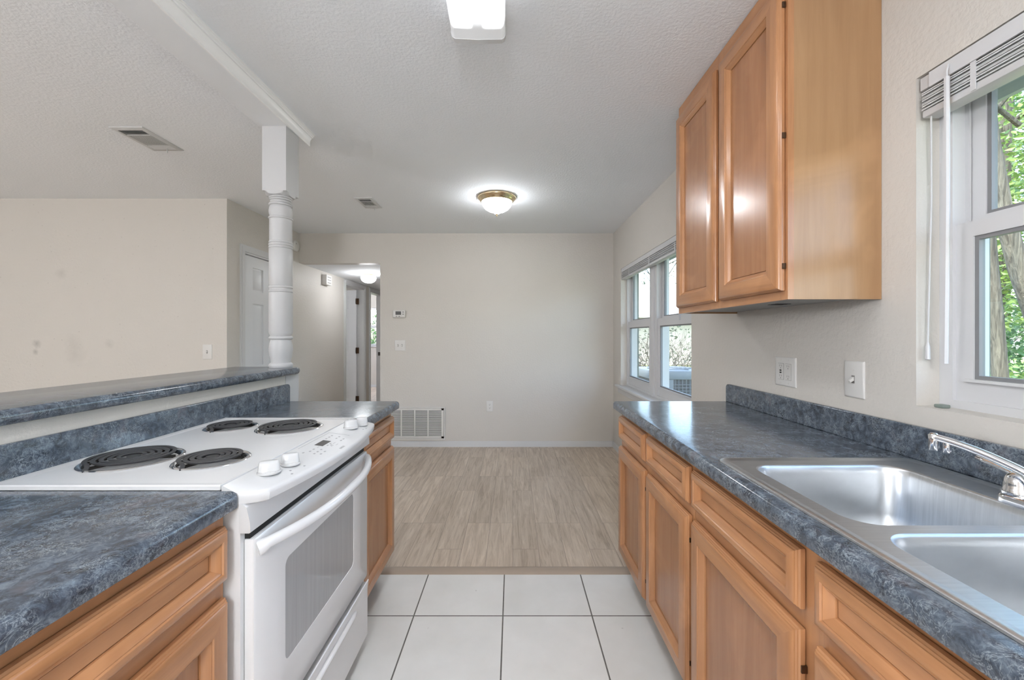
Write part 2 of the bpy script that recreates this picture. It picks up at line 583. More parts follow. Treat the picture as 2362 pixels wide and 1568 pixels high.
def bark():
    m, nt, b = new_mat('ridged_bark')
    v = coords(nt, (22, 22, 2.5))
    g = noise(nt, v, 1.5, 5, 0.65, 0.8)
    c = ramp(nt, g, [(0.35, (0.028, 0.026, 0.02)), (0.7, (0.13, 0.125, 0.10))])
    nt.links.new(c, b.inputs['Base Color']); sock(b, 'Roughness', 0.9)
    bump(nt, b, g, 0.8, 0.03)
    return m
M['bark'] = bark()
M['twig'] = simple('grey_twig', (0.07, 0.062, 0.052), 0.8)
M['grass'] = painted('lawn', (0.15, 0.17, 0.08), 0.95, 30, 0.8, 0.03, 0.35)
M['stucco'] = painted('cream_siding', (0.42, 0.41, 0.36), 0.8, 40, 0.1, 0.005)
M['shingle'] = painted('pale_shingle', (0.42, 0.42, 0.42), 0.9, 25, 0.3, 0.01, 0.1)
M['ac_paint'] = painted('ac_paint', (0.15, 0.18, 0.205), 0.5, 60, 0.03, 0.002)
M['ac_dark'] = simple('ac_coil', (0.05, 0.06, 0.07), 0.6)
M['soffit'] = painted('soffit_paint', (0.42, 0.44, 0.42), 0.7, 60, 0.04, 0.002)

# ================================================================== THE SETTING
XR = 1.15                       # kitchen window wall
YF = 4.663                      # far wall
XL = -2.445                     # hall side wall
YL = 3.484                      # living-room wall
CZ = 2.44                       # ceiling
TY = 2.166                      # where the tile meets the planks

struct(boxmesh('floor', M['planks'], [
    (-7.2, XR, TY, YF, -0.08, 0.0), (-7.2, -1.30, -2.6, TY, -0.08, 0.0),
    (-6.0, -1.40, YF, 10.3, -0.08, 0.0)]), 'grey-brown wood-look plank floor')
struct(boxmesh('floor_tile', M['tiles'], [(-1.30, XR, -2.6, TY, -0.08, 0.0)]), 'off-white square tile floor with dark grout')
mb = MB()
mb.prism([(TY - 0.004, 0.0), (TY + 0.002, 0.005), (TY + 0.018, 0.009), (TY + 0.048, 0.009), (TY + 0.064, 0.004), (TY + 0.068, 0.0)],
         'x', -1.19, XR - 0.02)
struct(mb.build('trim_1', M['strip']), 'wood-look threshold strip between tile and planks')

struct(boxmesh('ceiling', M['ceiling'], [(-7.2, 1.33, -2.6, YF + 0.12, CZ, CZ + 0.12)]), 'grey textured ceiling')
struct(boxmesh('ceiling_hall', M['ceiling'], [(XL, -1.518, YF + 0.115, 8.1, 2.10, 2.16), (-6.1, XL - 0.115, 5.0, 10.3, 2.44, 2.5)]),
       'low textured ceiling of the hall')

W1 = dict(y0=0.25, y1=1.162, z0=1.067, z1=1.998)
W2 = dict(y0=2.625, y1=4.34, z0=0.743, z1=1.98)
T = 1.33
struct(boxmesh('wall_right', M['wall'], [
    (XR, T, -2.6, W1['y0'], 0, CZ), (XR, T, W1['y0'], W1['y1'], 0, W1['z0']), (XR, T, W1['y0'], W1['y1'], W1['z1'], CZ),
    (XR, T, W1['y1'], W2['y0'], 0, CZ), (XR, T, W2['y0'], W2['y1'], 0, W2['z0'] - 0.022), (XR, T, W2['y0'], W2['y1'], W2['z1'], CZ),
    (XR, T, W2['y1'], YF + 0.115, 0, CZ)]), 'beige window wall of the kitchen')
struct(boxmesh('wall_back', M['wall'], [(-1.518, XR, YF, YF + 0.115, 0, CZ), (XL, -1.518, YF, YF + 0.115, 2.10, CZ)]),
       'beige far wall with the hall opening')
XT = XL - 0.115
D1 = (3.705, 4.40, 2.035)       # closet door
D2 = (5.95, 6.70, 2.035)        # open door in the hall
D3 = (6.98, 7.66, 2.035)        # doorway to the bedroom
struct(boxmesh('wall_left', M['wall'], [
    (XT, XL, YL, D1[0], 0, CZ), (XT, XL, D1[0], D1[1], D1[2], CZ), (XT, XL, D1[1], D2[0], 0, CZ),
    (XT, XL, D2[0], D2[1], D2[2], CZ), (XT, XL, D2[1], D3[0], 0, CZ), (XT, XL, D3[0], D3[1], D3[2], CZ),
    (XT, XL, D3[1], 8.1, 0, CZ)]), 'beige wall running past the closet door into the hall')
struct(boxmesh('wall_living', M['living_wall'], [(-7.2, XT, YL, YL + 0.115, 0, CZ)]), 'scuffed beige living-room wall')
struct(boxmesh('wall_hall', M['wall'], [(-1.518, -1.403, YF + 0.115, 8.1, 0, 2.16), (XL, -1.518, 8.0, 8.1, 0, 2.16)]), 'hall walls')
struct(boxmesh('wall_rear', M['wall'], [(-7.2, T, -2.6, -2.5, 0, CZ), (-7.2, -7.1, -2.5, YL, 0, CZ)]), 'walls behind the camera')
BW = (-3.62, -2.72, 1.02, 1.97)
struct(boxmesh('wall_bedroom', M['wall'], [
    (-6.0, BW[0], 10.1, 10.22, 0, 2.44), (BW[1], -1.5, 10.1, 10.22, 0, 2.44), (BW[0], BW[1], 10.1, 10.22, 0, BW[2]),
    (BW[0], BW[1], 10.1, 10.22, BW[3], 2.44), (-6.1, -6.0, 5.0, 10.2, 0, 2.44), (-6.0, XT, 6.82, 6.90, 0, 2.44),
    (-6.0, XT, 5.0, 5.1, 0, 2.44), (-1.6, -1.5, 8.1, 10.2, 0, 2.44), (-2.56, -1.5, 8.1, 8.16, 0, 2.44)]), 'bedroom walls beyond the hall')
struct(boxmesh('wall_half', M['wall'], [(-1.326, -1.2, -0.6, 2.150, 0, 1.056)]), 'beige half wall under the bar top')

# header beam between kitchen and living room
struct(boxmesh('beam', M['beam'], [(-1.340, -1.197, -2.5, 2.36, 2.376, CZ)]), 'boxed header beam above the post')
mb = MB()
prof = [(-1.197, 2.376), (-1.190, 2.374), (-1.186, 2.379), (-1.187, 2.392), (-1.184, 2.408), (-1.176, 2.419),
        (-1.170, 2.420), (-1.170, 2.425), (-1.163, 2.429), (-1.163, 2.434), (-1.156, 2.436), (-1.156, CZ), (-1.197, CZ)]
mb.prism(prof, 'y', -2.5, 2.385)
struct(mb.build('trim_2', M['crown']), 'white crown moulding along the beam')

# baseboards
def baseboard(name, pts_boxes, label):
    mbx = MB()
    for (x0, x1, y0, y1) in pts_boxes:
        mbx.box(x0, x1, y0, y1, 0.0, 0.058)
        # small sloping top
        ix = 0.004 if x1 - x0 < 0.02 else 0
        iy = 0.004 if y1 - y0 < 0.02 else 0
        mbx.box(x0 + ix, x1 - 0, y0 + iy, y1, 0.058, 0.064)
    return struct(mbx.build(name, M['trim']), label)
baseboard('baseboard_back', [(-1.518, XR - 0.013, YF - 0.013, YF)], 'white baseboard of the far wall')
baseboard('baseboard_right', [(XR - 0.013, XR, TY + 0.07, YF)], 'white baseboard under the far window')
baseboard('baseboard_living', [(-7.1, XL, YL - 0.013, YL)], 'white baseboard of the living-room wall')
baseboard('baseboard_bedroom', [(-6.0, -2.0, 10.087, 10.1)], 'white baseboard of the bedroom')

# ------------------------------------------------------------------ windows
def ring_frame(mbx, x0, x1, y0, y1, z0, z1, side, bot, top):
    mbx.box(x0, x1, y0, y0 + side, z0, z1)
    mbx.box(x0, x1, y1 - side, y1, z0, z1)
    mbx.box(x0, x1, y0 + side, y1 - side, z0, z0 + bot)
    mbx.box(x0, x1, y0 + side, y1 - side, z1 - top, z1)


def window_unit(parent, y0, y1, z0, z1, fr, st, zb, zr0, zr1, xf=1.216):
    """double-hung unit in the right wall: frame, two sashes with their panes"""
    m1 = MB()
    ring_frame(m1, xf, 1.318, y0, y1, z0, z1, fr, 0.022, 0.03)
    m1.box(xf + 0.035, xf + 0.041, y0 + fr, y0 + fr + 0.01, z0, z1)
    m1.box(xf + 0.035, xf + 0.041, y1 - fr - 0.01, y1 - fr, z0, z1)
    m1.build('window_frame', M['vinyl'], parent)
    a, b = y0 + fr, y1 - fr
    lo = MB()
    ring_frame(lo, xf + 0.010, xf + 0.036, a, b, z0 + 0.022, zr1, st, zb - z0 - 0.022, zr1 - zr0)
    lo.box(xf + 0.002, xf + 0.010, a + 0.02, b - 0.02, zb - 0.008, zb + 0.0)      # lift lip
    s = lo.build('sash', M['vinyl'], parent)
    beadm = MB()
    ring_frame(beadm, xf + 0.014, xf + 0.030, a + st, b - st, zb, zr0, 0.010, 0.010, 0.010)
    beadm.build('glazing_bead', M['bead_shade'], s)
    g = MB(); g.box(xf + 0.022, xf + 0.025, a + st, b - st, zb, zr0)
    g.build('pane', M['glass'], s)
    up = MB()
    ring_frame(up, xf + 0.043, xf + 0.069, a, b, zr0 + 0.005, z1 - 0.03, st, zr1 + 0.018 - zr0 - 0.005, 0.04)
    s = up.build('sash', M['vinyl'], parent)
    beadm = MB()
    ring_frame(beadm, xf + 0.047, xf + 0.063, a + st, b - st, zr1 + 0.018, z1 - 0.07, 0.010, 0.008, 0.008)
    beadm.build('glazing_bead', M['bead_shade'], s)
    g = MB(); g.box(xf + 0.055, xf + 0.058, a + st, b - st, zr1 + 0.018, z1 - 0.07)
    g.build('pane', M['glass'], s)

win1 = struct_root('window_1', (1.25, (W1['y0'] + W1['y1']) / 2, W1['z0']), 'white double-hung window above the sink')
window_unit(win1, W1['y0'], W1['y1'], W1['z0'], W1['z1'], 0.035, 0.042, 1.150, 1.531, 1.572)
win2 = struct_root('window_2', (1.25, (W2['y0'] + W2['y1']) / 2, W2['z0']), 'white twin double-hung window past the counter')
window_unit(win2, 3.586, W2['y1'], W2['z0'], W2['z1'], 0.024, 0.044, 0.842, 1.352, 1.412, 1.212)
window_unit(win2, W2['y0'], 3.459, W2['z0'], W2['z1'], 0.024, 0.044, 0.842, 1.352, 1.412, 1.212)
boxmesh('mullion', M['vinyl'], [(1.214, 1.318, 3.459, 3.586, W2['z0'], W2['z1']),
                                (1.206, 1.214, 3.49, 3.555, W2['z0'], W2['z1'])], win2)
mb = MB()
mb.bbox(1.108, 1.214, W2['y0'] - 0.09, W2['y1'] + 0.10, 0.721, 0.743, r=0.004)
mb.build('window_sill', M['trim'], win2)
mb = MB()
mb.prism([(1.149, 0.721), (1.124, 0.721), (1.124, 0.712), (1.133, 0.700), (1.135, 0.668), (1.141, 0.655), (1.149, 0.652)],
         'y', W2['y0'] - 0.05, W2['y1'] + 0.06)
mb.build('window_apron', M['trim'], win2)
# outside brick-mould of both windows
boxmesh('outer_casing', M['return_paint'], [
    (1.319, 1.338, W2['y1'] - 0.012, W2['y1'] + 0.09, W2['z0'] - 0.05, W2['z1'] + 0.05), (1.319, 1.338, W2['y0'] - 0.09, W2['y0'] + 0.012, W2['z0'] - 0.05, W2['z1'] + 0.05),
    (1.319, 1.338, 3.50, 3.545, W2['z0'], W2['z1'])], win2)
boxmesh('outer_casing', M['return_paint'], [
    (1.319, 1.338, W1['y1'] - 0.020, W1['y1'] + 0.08, W1['z0'] - 0.05, W1['z1'] + 0.05), (1.319, 1.338, W1['y0'] - 0.08, W1['y0'] + 0.02, W1['z0'] - 0.05, W1['z1'] + 0.05)], win1)
# bedroom window
win3 = struct_root('window_3', ((BW[0] + BW[1]) / 2, 10.1, BW[2]), 'small window of the bedroom beyond the hall')
mb = MB()
for (x0, x1, z0, z1) in ((BW[0], BW[0] + 0.05, BW[2], BW[3]), (BW[1] - 0.05, BW[1], BW[2], BW[3]), (BW[0] + 0.05, BW[1] - 0.05, BW[2], BW[2] + 0.05),
                         (BW[0] + 0.05, BW[1] - 0.05, BW[3] - 0.05, BW[3]), (BW[0] + 0.05, BW[1] - 0.05, 1.47, 1.53)):
    mb.box(x0, x1, 10.13, 10.18, z0, z1)
mb.box(BW[0] - 0.03, BW[1] + 0.03, 10.07, 10.13, BW[2] - 0.025, BW[2])
mb.build('window_frame', M['vinyl'], win3)
mb = MB(); mb.box(BW[0] + 0.05, BW[1] - 0.05, 10.15, 10.154, BW[2] + 0.05, BW[3] - 0.05); mb.build('pane', M['glass'], win3)


# ------------------------------------------------------------------ blinds
def blind(y0, y1, ztop, label, wand_y, wand_len, tapes, cord=None):
    t = thing('window_blind', (1.18, (y0 + y1) / 2, ztop), label, 'window blind', 'raised window blinds')
    m1 = MB(); m1.bbox(1.153, 1.200, y0, y1, ztop - 0.036, ztop, r=0.002)
    m1.prism([(1.1475, ztop - 0.040), (1.1525, ztop - 0.040), (1.1525, ztop + 0.0), (1.1475, ztop + 0.0)], 'y', y0 + 0.03, y1 - 0.03)
    m1.build('headrail', M['blind'], t)
    m2 = MB()
    nsl = 9
    for i in range(nsl):
        z = ztop - 0.0455 - i * 0.0054 - (0.003 if i % 3 == 2 else 0)
        prof = [(1.152, z - 0.0016), (1.166, z + 0.0002), (1.178, z + 0.0008), (1.190, z + 0.0002), (1.204, z - 0.0016),
                (1.204, z + 0.0018), (1.190, z + 0.0036), (1.178, z + 0.0042), (1.166, z + 0.0036), (1.152, z + 0.0018)]
        m2.prism(prof, 'y', y0 + 0.006, y1 - 0.006)
    m2.build('slats', M['blind'], t)
    m3 = MB(); m3.bbox(1.154, 1.202, y0 + 0.004, y1 - 0.004, ztop - 0.115, ztop - 0.094, r=0.005)
    m3.build('bottom_rail', M['blind'], t)
    for y in tapes:
        m4 = MB(); m4.box(1.151, 1.1535, y - 0.006, y + 0.006, ztop - 0.112, ztop - 0.034)
        m4.build('ladder_tape', M['blind'], t)
    m5 = MB()
    m5.tube([(1.146, wand_y, ztop - 0.012), (1.141, wand_y, ztop - 0.03), (1.142, wand_y, ztop - 0.05)], 0.0025, 6)
    m5.tube([(1.142, wand_y, ztop - 0.045), (1.147, wand_y + 0.005, ztop - wand_len * 0.5), (1.150, wand_y + 0.012, ztop - wand_len)], 0.0062, 6)
    m5.build('tilt_wand', M['blind'], t)
    if cord:
        m6 = MB()
        m6.tube([(1.165, cord[0], ztop - 0.10), (1.172, cord[0] + 0.006, ztop - 0.35), (1.168, cord[0] + 0.012, cord[1] + 0.05)], 0.0022, 6)
        m6.lathe([(0.0015, 0.05), (0.005, 0.035), (0.006, 0.0), (0.002, -0.002)], (1.168, cord[0] + 0.012, cord[1]), 10)
        m6.build('lift_cord', M['blind'], t)
    return t
blind(W1['y0'] + 0.008, W1['y1'] - 0.008, 1.992, 'white blind pulled up tight at the top of the sink window', 1.072, 0.80, (1.02, 0.72, 0.42), (1.135, 1.20))
blind(W2['y0'] + 0.008, W2['y1'] - 0.008, 1.976, 'white blind pulled up at the top of the twin far window', 2.80, 0.60, (4.05, 3.45, 2.90))

# small clip left on the sink window's sill
tag(boxmesh('sash_clip', M['tub'], [(1.172, 1.196, 1.112, 1.136, W1['z0'], W1['z0'] + 0.010)], None, (1.184, 1.124, W1['z0']), r=0.003),
    'small grey-green clip lying on the sink window sill', 'clip')

# ------------------------------------------------------------------ doors and casings
def casing(name, y0, y1, z1, label):
    mbx = MB()
    w = 0.058
    for s in ((y0 - w, y0), (y1, y1 + w)):
        mbx.prism([(s[0], 0), (s[1], 0), (s[1], z1 + w), (s[0], z1 + w)], 'x', XL, XL + 0.013)
        mid = (s[0] + s[1]) / 2
        mbx.prism([(mid - 0.012, 0), (mid + 0.012, 0), (mid + 0.012, z1 + w * 0.7), (mid - 0.012, z1 + w * 0.7)], 'x', XL + 0.013, XL + 0.017)
    mbx.prism([(y0, z1), (y1, z1), (y1, z1 + w), (y0, z1 + w)], 'x', XL, XL + 0.013)
    # jamb lining
    mbx.box(XT - 0.002, XL + 0.002, y0, y0 + 0.016, 0, z1)
    mbx.box(XT - 0.002, XL + 0.002, y1 - 0.016, y1, 0, z1)
    mbx.box(XT - 0.002, XL + 0.002, y0 + 0.016, y1 - 0.016, z1 - 0.016, z1)
    return struct(mbx.build(name, M['trim']), label)
casing('trim_3', D1[0], D1[1], D1[2], 'white casing of the closet door')
casing('trim_4', D2[0], D2[1], D2[2], 'white casing of the open hall door')
casing('trim_5', D3[0], D3[1], D3[2], 'white casing of the bedroom doorway')


def six_panel(mbx, P, w, h, th=0.034):
    """door slab with six raised panels on its face; P(a, b, d) places across, up, out"""
    def quadbox(a0, a1, b0, b1, d0, d1):
        v = [P(a0, b0, d0), P(a1, b0, d0), P(a1, b1, d0), P(a0, b1, d0), P(a0, b0, d1), P(a1, b0, d1), P(a1, b1, d1), P(a0, b1, d1)]
        mbx.add(v, [(0, 3, 2, 1), (4, 5, 6, 7), (0, 1, 5, 4), (1, 2, 6, 5), (2, 3, 7, 6), (3, 0, 4, 7)])
    quadbox(0, w, 0, h, 0, th - 0.009)
    st = 0.115
    cols = [(st, w / 2 - 0.05), (w / 2 + 0.05, w - st)]
    rows = [(0.23, 0.80), (0.98, 1.56), (1.68, 1.90)]
    quadbox(0, st, 0, h, th - 0.009, th); quadbox(w - st, w, 0, h, th - 0.009, th)
    quadbox(w / 2 - 0.05, w / 2 + 0.05, 0.0, h, th - 0.009, th)
    zs = [0, 0.23, 0.80, 0.98, 1.56, 1.68, 1.90, h]
    for i in range(0, 8, 2):
        for c in cols:
            quadbox(c[0], c[1], zs[i], zs[i + 1], th - 0.009, th)
    for c in cols:
        for r in rows:
            rings = []
            for ins, d in ((0.014, th - 0.009), (0.034, th - 0.003), (0.038, th - 0.002)):
                rings.append([P(c[0] + ins, r[0] + ins, d), P(c[1] - ins, r[0] + ins, d), P(c[1] - ins, r[1] - ins, d), P(c[0] + ins, r[1] - ins, d)])
            mbx.loft(rings, 0, False, True)

def door(name, P, w, h, label, P_hinge=None, knob=None):
    root = struct_root(name, P(w / 2, 0, 0), label)
    mbx = MB(); six_panel(mbx, P, w, h)
    mbx.build('door_leaf', M['white_door'], root)
    if P_hinge:
        for z in (0.24, 1.03, 1.83):
            mh = MB()
            x, y = P_hinge
            mh.box(x - 0.02, x + 0.034, y - 0.006, y + 0.001, z - 0.048, z + 0.048)
            mh.lathe([(0.006, -0.05), (0.006, 0.05)], (x + 0.004, y - 0.009, z), 10)
            mh.build('hinge', M['hinge'], root)
    if knob:
        mk = MB(); mk.lathe([(0.026, 0), (0.026, 0.006), (0.01, 0.01), (0.01, 0.03), (0.024, 0.04), (0.027, 0.05), (0.018, 0.06)], knob, 16, axis='x')
        mk.build('door_knob', M['knob_dark'], root)
    return root
door('door_1', lambda a, b, d: (XL - 0.040 + d, D1[0] + 0.020 + a, 0.008 + b), D1[1] - D1[0] - 0.040, 2.003, 'closed white six-panel closet door behind the post',
     None, (XL - 0.004, D1[1] - 0.085, 0.93))
hx, hy = XT + 0.01, D2[1] - 0.026
door('door_2', lambda a, b, d: (hx - 0.002 - a, hy - d, 0.008 + b), D2[1] - D2[0] - 0.04, 2.003, 'white six-panel door standing open in the hall', (hx + 0.006, hy - 0.028))
# strike plate on the bedroom doorway's jamb
tag(boxmesh('strike_plate', M['knob_dark'], [(XL - 0.085, XL - 0.04, D3[1] - 0.0185, D3[1] - 0.016, 0.90, 0.965)], None, (XL - 0.06, D3[1] - 0.017, 0.93)),
    'dark strike plate on the bedroom doorway jamb', 'strike plate')

# ================================================================== CABINETS
PROF = [(0.004, 0.0), (0.004, 0.0028), (0.0, 0.0030), (0.0, 0.0120), (0.0028, 0.0148), (0.0032, 0.0168), (0.0058, 0.0190), (0.0062, 0.0212),
        (0.0105, 0.0242), (0.0180, 0.0260), (1, 0.0258), (2, 0.0225), (3, 0.0228), (4, 0.0200), (5, 0.0135), (6, 0.0105), (7, 0.0020)]


def front(parent, name, xb, sg, y0, y1, z0, z1, fw=0.055, label=None):
    """framed cabinet front with mitred moulded frame (part) and recessed panel (sub-part); faces sg along X"""
    offs = {1: fw - 0.0185, 2: fw - 0.0165, 3: fw - 0.0145, 4: fw - 0.0100, 5: fw - 0.0045, 6: fw - 0.0010, 7: fw}
    rings = []
    for ins, d in PROF:
        if ins >= 1:
            ins = offs[ins]
        x = xb + sg * d
        rings.append([(x, y0 + ins, z0 + ins), (x, y1 - ins, z0 + ins), (x, y1 - ins, z1 - ins), (x, y0 + ins, z1 - ins)])
    m1 = MB()
    m1.loft(rings, 0, True, False, True, [1, 0, 1, 0])
    d = m1.build(name, [M['wood_z'], M['wood_y']], parent, smooth=30)
    m2 = MB()
    xs = sorted((xb + sg * 0.001, xb + sg * 0.0075))
    m2.box(xs[0], xs[1], y0 + fw + 0.0018, y1 - fw - 0.0018, z0 + fw + 0.0018, z1 - fw - 0.0018)
    m2.build('panel', M['wood_panel'] if (z1 - z0) > 0.25 else M['wood_y'], d)
    return d


def base_cabinet(xf, sg, xback, y0, y1, splits, label, top=0.879):
    """xf: face-frame front; sg: direction the fronts face; splits: list of (y0, y1) for door/drawer pairs"""
    root = thing('base_cabinet', ((xf + xback) / 2, (y0 + y1) / 2, 0), label, 'cabinet', 'wooden base cabinets')
    bk = xf - sg * 0.019
    a, b = sorted((bk, xback))
    boxmesh('carcass', M['wood_side'], [(a, b, y0, y0 + 0.016, 0.10, top), (a, b, y1 - 0.016, y1, 0.10, top),
                                        (a, b, y0 + 0.016, y1 - 0.016, 0.115, 0.130),
                                        (xback - 0.006 if sg < 0 else xback, xback if sg < 0 else xback + 0.006, y0 + 0.016, y1 - 0.016, 0.13, top)], root)
    fx = sorted((xf, bk))
    mf = MB()
    # stiles at the ends and between pairs, rails top, middle and bottom
    edges = [y0] + [v for s in splits for v in s] + [y1]
    st = [(edges[i], edges[i + 1]) for i in range(0, len(edges), 2)]
    st = [(p - (0.014 if i else 0), q + (0.014 if i < len(st) - 1 else 0)) for i, (p, q) in enumerate(st)]
    for (p, q) in st:
        mf.box(fx[0], fx[1], p, q, 0.115, top, 0)
    for i in range(len(st) - 1):
        p, q = st[i][1], st[i + 1][0]
        for (z0, z1) in ((0.115, 0.152), (0.680, 0.742), (0.838, top)):
            mf.box(fx[0], fx[1], p, q, z0, z1, 1)
    mf.build('face_frame', [M['wood_z'], M['wood_y']], root)
    kx = sorted((xf - sg * 0.075, xf - sg * 0.087))
    boxmesh('toe_kick', M['kick'], [(kx[0], kx[1], y0, y1, 0.0, 0.115)], root)
    for (p, q) in splits:
        front(root, 'drawer_front', xf, sg, p, q, 0.729, 0.847, 0.042)
        front(root, 'door', xf, sg, p, q, 0.138, 0.690, 0.070)
        for zh in (0.218, 0.612):
            boxmesh('hinge', M['hinge'], [(*sorted((xf + sg * 0.001, xf + sg * 0.012)), p - 0.0035, p, zh - 0.007, zh + 0.007)], root)
    return root
base_cabinet(0.577, -1, 1.145, 1.288, 2.155, [(1.306, 1.703), (1.742, 2.143)], 'honey maple base cabinet at the far end of the sink counter')
base_cabinet(0.577, -1, 1.145, 0.265, 1.286, [(0.283, 0.757), (0.800, 1.274)], 'honey maple base cabinet under the steel sink')
base_cabinet(-0.645, 1, -1.195, 1.680, 2.155, [(1.700, 2.143)], 'honey maple base cabinet between the white range and the dining floor')
base_cabinet(-0.645, 1, -1.195, 0.290, 0.907, [(0.310, 0.897)], 'honey maple base cabinet on the near side of the range')

# wall cabinet
wc_x, wc_y0, wc_y1, wc_z0, wc_z1 = 0.857, 1.270, 2.103, 1.380, 2.437
wc = thing('wall_cabinet', (1.0, 1.69, wc_z0), 'tall honey maple wall cabinet hung beside the sink window', 'cabinet')
boxmesh('carcass', [M['wood_side']], [(wc_x + 0.019, XR - 0.001, wc_y0, wc_y0 + 0.016, wc_z0, wc_z1), (wc_x + 0.019, XR - 0.001, wc_y1 - 0.016, wc_y1, wc_z0, wc_z1),
        (wc_x + 0.019, XR - 0.001, wc_y0 + 0.016, wc_y1 - 0.016, wc_z1 - 0.016, wc_z1), (XR - 0.008, XR - 0.001, wc_y0 + 0.016, wc_y1 - 0.016, wc_z0 + 0.02, wc_z1 - 0.016)], wc)
mb = MB()
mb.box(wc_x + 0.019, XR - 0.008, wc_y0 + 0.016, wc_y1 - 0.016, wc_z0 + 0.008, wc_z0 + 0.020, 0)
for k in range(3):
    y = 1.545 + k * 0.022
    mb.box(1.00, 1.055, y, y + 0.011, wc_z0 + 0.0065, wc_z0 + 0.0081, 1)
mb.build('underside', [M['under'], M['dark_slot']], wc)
mb = MB()
for (p, q) in ((wc_y0, wc_y0 + 0.038), (1.650, 1.704), (wc_y1 - 0.038, wc_y1)):
    mb.box(wc_x, wc_x + 0.019, p, q, wc_z0, wc_z1, 0)
for (p, q) in ((wc_y0 + 0.038, 1.650), (1.704, wc_y1 - 0.038)):
    mb.box(wc_x, wc_x + 0.019, p, q, wc_z0, wc_z0 + 0.04, 1)
    mb.box(wc_x, wc_x + 0.019, p, q, wc_z1 - 0.075, wc_z1, 1)
mb.build('face_frame', [M['wood_z'], M['wood_y']], wc)
front(wc, 'door', wc_x, -1, 1.281, 1.659, 1.408, 2.372, 0.075)
front(wc, 'door', wc_x, -1, 1.695, 2.089, 1.408, 2.372, 0.075)
for z in (1.485, 1.895, 2.305):
    mb = MB(); mb.bbox(wc_x - 0.012, wc_x - 0.001, 1.2765, 1.2805, z - 0.009, z + 0.009, r=0.001); mb.build('hinge', M['hinge'], wc)

# ================================================================== COUNTERTOPS
CT, CB = 0.919, 0.879


def nose_profile(xn, sg, xi):
    """postformed front edge: rounded nose at xn, running back to xi; sg is the way the nose points"""
    r = 0.017
    pts = []
    for k in range(9):
        t = PI / 2 - k * (PI / 2) / 8
        pts.append((xn - sg * r + sg * r * math.cos(t), CT - r + r * math.sin(t)))
    for k in range(1, 5):
        t = -k * (PI / 2) / 4
        pts.append((xn - sg * 0.007 + sg * 0.007 * math.cos(t), CB + 0.007 + 0.007 * math.sin(t)))
    pts.append((xi, CB)); pts.append((xi, CT))
    return pts


def splash(parent, x0, x1, y0, y1, z0, z1, name='backsplash', flip=1):
    mbx = MB()
    r = 0.020
    pts = [(y0, z0), (y1, z0)]
    for k in range(7):
        t = k * (PI / 2) / 6
        pts.append((y1 - r + r * math.cos(t), z1 - r + r * math.sin(t)))
    pts.append((y0, z1))
    mbx.prism(pts, 'x', x0, x1)
    o = mbx.build(name, M['laminate'], parent)
    bv = o.modifiers.new('edge', 'BEVEL'); bv.width = 0.004; bv.segments = 2; bv.limit_method = 'ANGLE'; bv.angle_limit = math.radians(50)
    return o

SX0, SX1, SY0, SY1 = 0.585, 1.098, 0.318, 1.132        # cut-out of the sink
ct = thing('countertop', (0.84, 1.1, CB), 'slate-blue laminate countertop holding the steel sink', 'countertop')
mb = MB()
mb.prism(nose_profile(0.533, -1, SX0), 'y', -0.10, TY)
mb.box(SX0, 1.132, SY1, TY, CB, CT)
mb.box(SX0, 1.132, -0.10, SY0, CB, CT)
mb.box(SX1, 1.132, SY0, SY1, CB, CT)
mb.build('slab', M['laminate'], ct)
splash(ct, 1.130, 1.1485, -0.10, TY, CT - 0.001, 1.012)

ctl = thing('countertop', (-0.9, 1.92, CB), 'slate-blue laminate counter on the far side of the range', 'countertop')
mb = MB(); mb.prism(nose_profile(-0.604, 1, -1.180), 'y', 1.680, TY); mb.build('slab', M['laminate'], ctl)
ctn = thing('countertop', (-0.9, 0.4, CB), 'slate-blue laminate counter on the near side of the range', 'countertop')
mb = MB(); mb.prism(nose_profile(-0.614, 1, -1.180), 'y', -0.30, 0.909); mb.build('slab', M['laminate'], ctn)
spl = splash(None, -1.198, -1.182, -0.30, TY, CB, 1.012, 'backsplash')
tag(spl, 'long slate-blue laminate backsplash behind the range', 'backsplash')

# raised bar top on the half wall
bar = MB()
BX0, BX1, BZ0, BZ1 = -1.560, -1.166, 1.057, 1.095
out = [(BX0, -0.6), (BX1, -0.6)]
for k in range(9):
    t = k * (PI / 2) / 8
    out.append((BX1 - 0.050 + 0.050 * math.cos(t), 2.215 + 0.062 * math.sin(t)))
out.append((BX0, 2.277))
rings = []
cx, cy = (BX0 + BX1) / 2, 0.9
def inset(pts, d):
    res = []
    n = len(pts)
    for i in range(n):
        p0, p1, p2 = Vector(pts[i - 1]), Vector(pts[i]), Vector(pts[(i + 1) % n])
        e1, e2 = (p1 - p0).normalized(), (p2 - p1).normalized()
        n1, n2 = Vector((-e1.y, e1.x)), Vector((-e2.y, e2.x))
        nn = (n1 + n2).normalized()
        c = max(0.3, nn.dot(n1))
        res.append(p1 + nn * (d / c))
    return res
hb = (BZ1 - BZ0) / 2
for k in range(9):
    t = -PI / 2 + k * PI / 8
    rr = 0.016
    d = rr * (1 - math.cos(t))
    z = (BZ0 + BZ1) / 2 + hb * math.sin(t)
    rings.append([(p.x, p.y, z) for p in inset(out, d)])
bar.loft(rings)
tag(bar.build('bar_top', M['laminate'], None, (-1.36, 0.8, BZ0)), 'slate-blue laminate bar top on the half wall, white post at its end', 'bar top')

# ================================================================== POST
PX, PY = -1.2635, 2.2195
post = thing('porch_post', (PX, PY, 0), 'white turned wooden post rising from the bar end to the beam', 'post')
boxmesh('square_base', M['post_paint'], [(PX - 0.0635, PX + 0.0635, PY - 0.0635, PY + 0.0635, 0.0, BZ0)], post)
mb = MB()
h = 0.0635
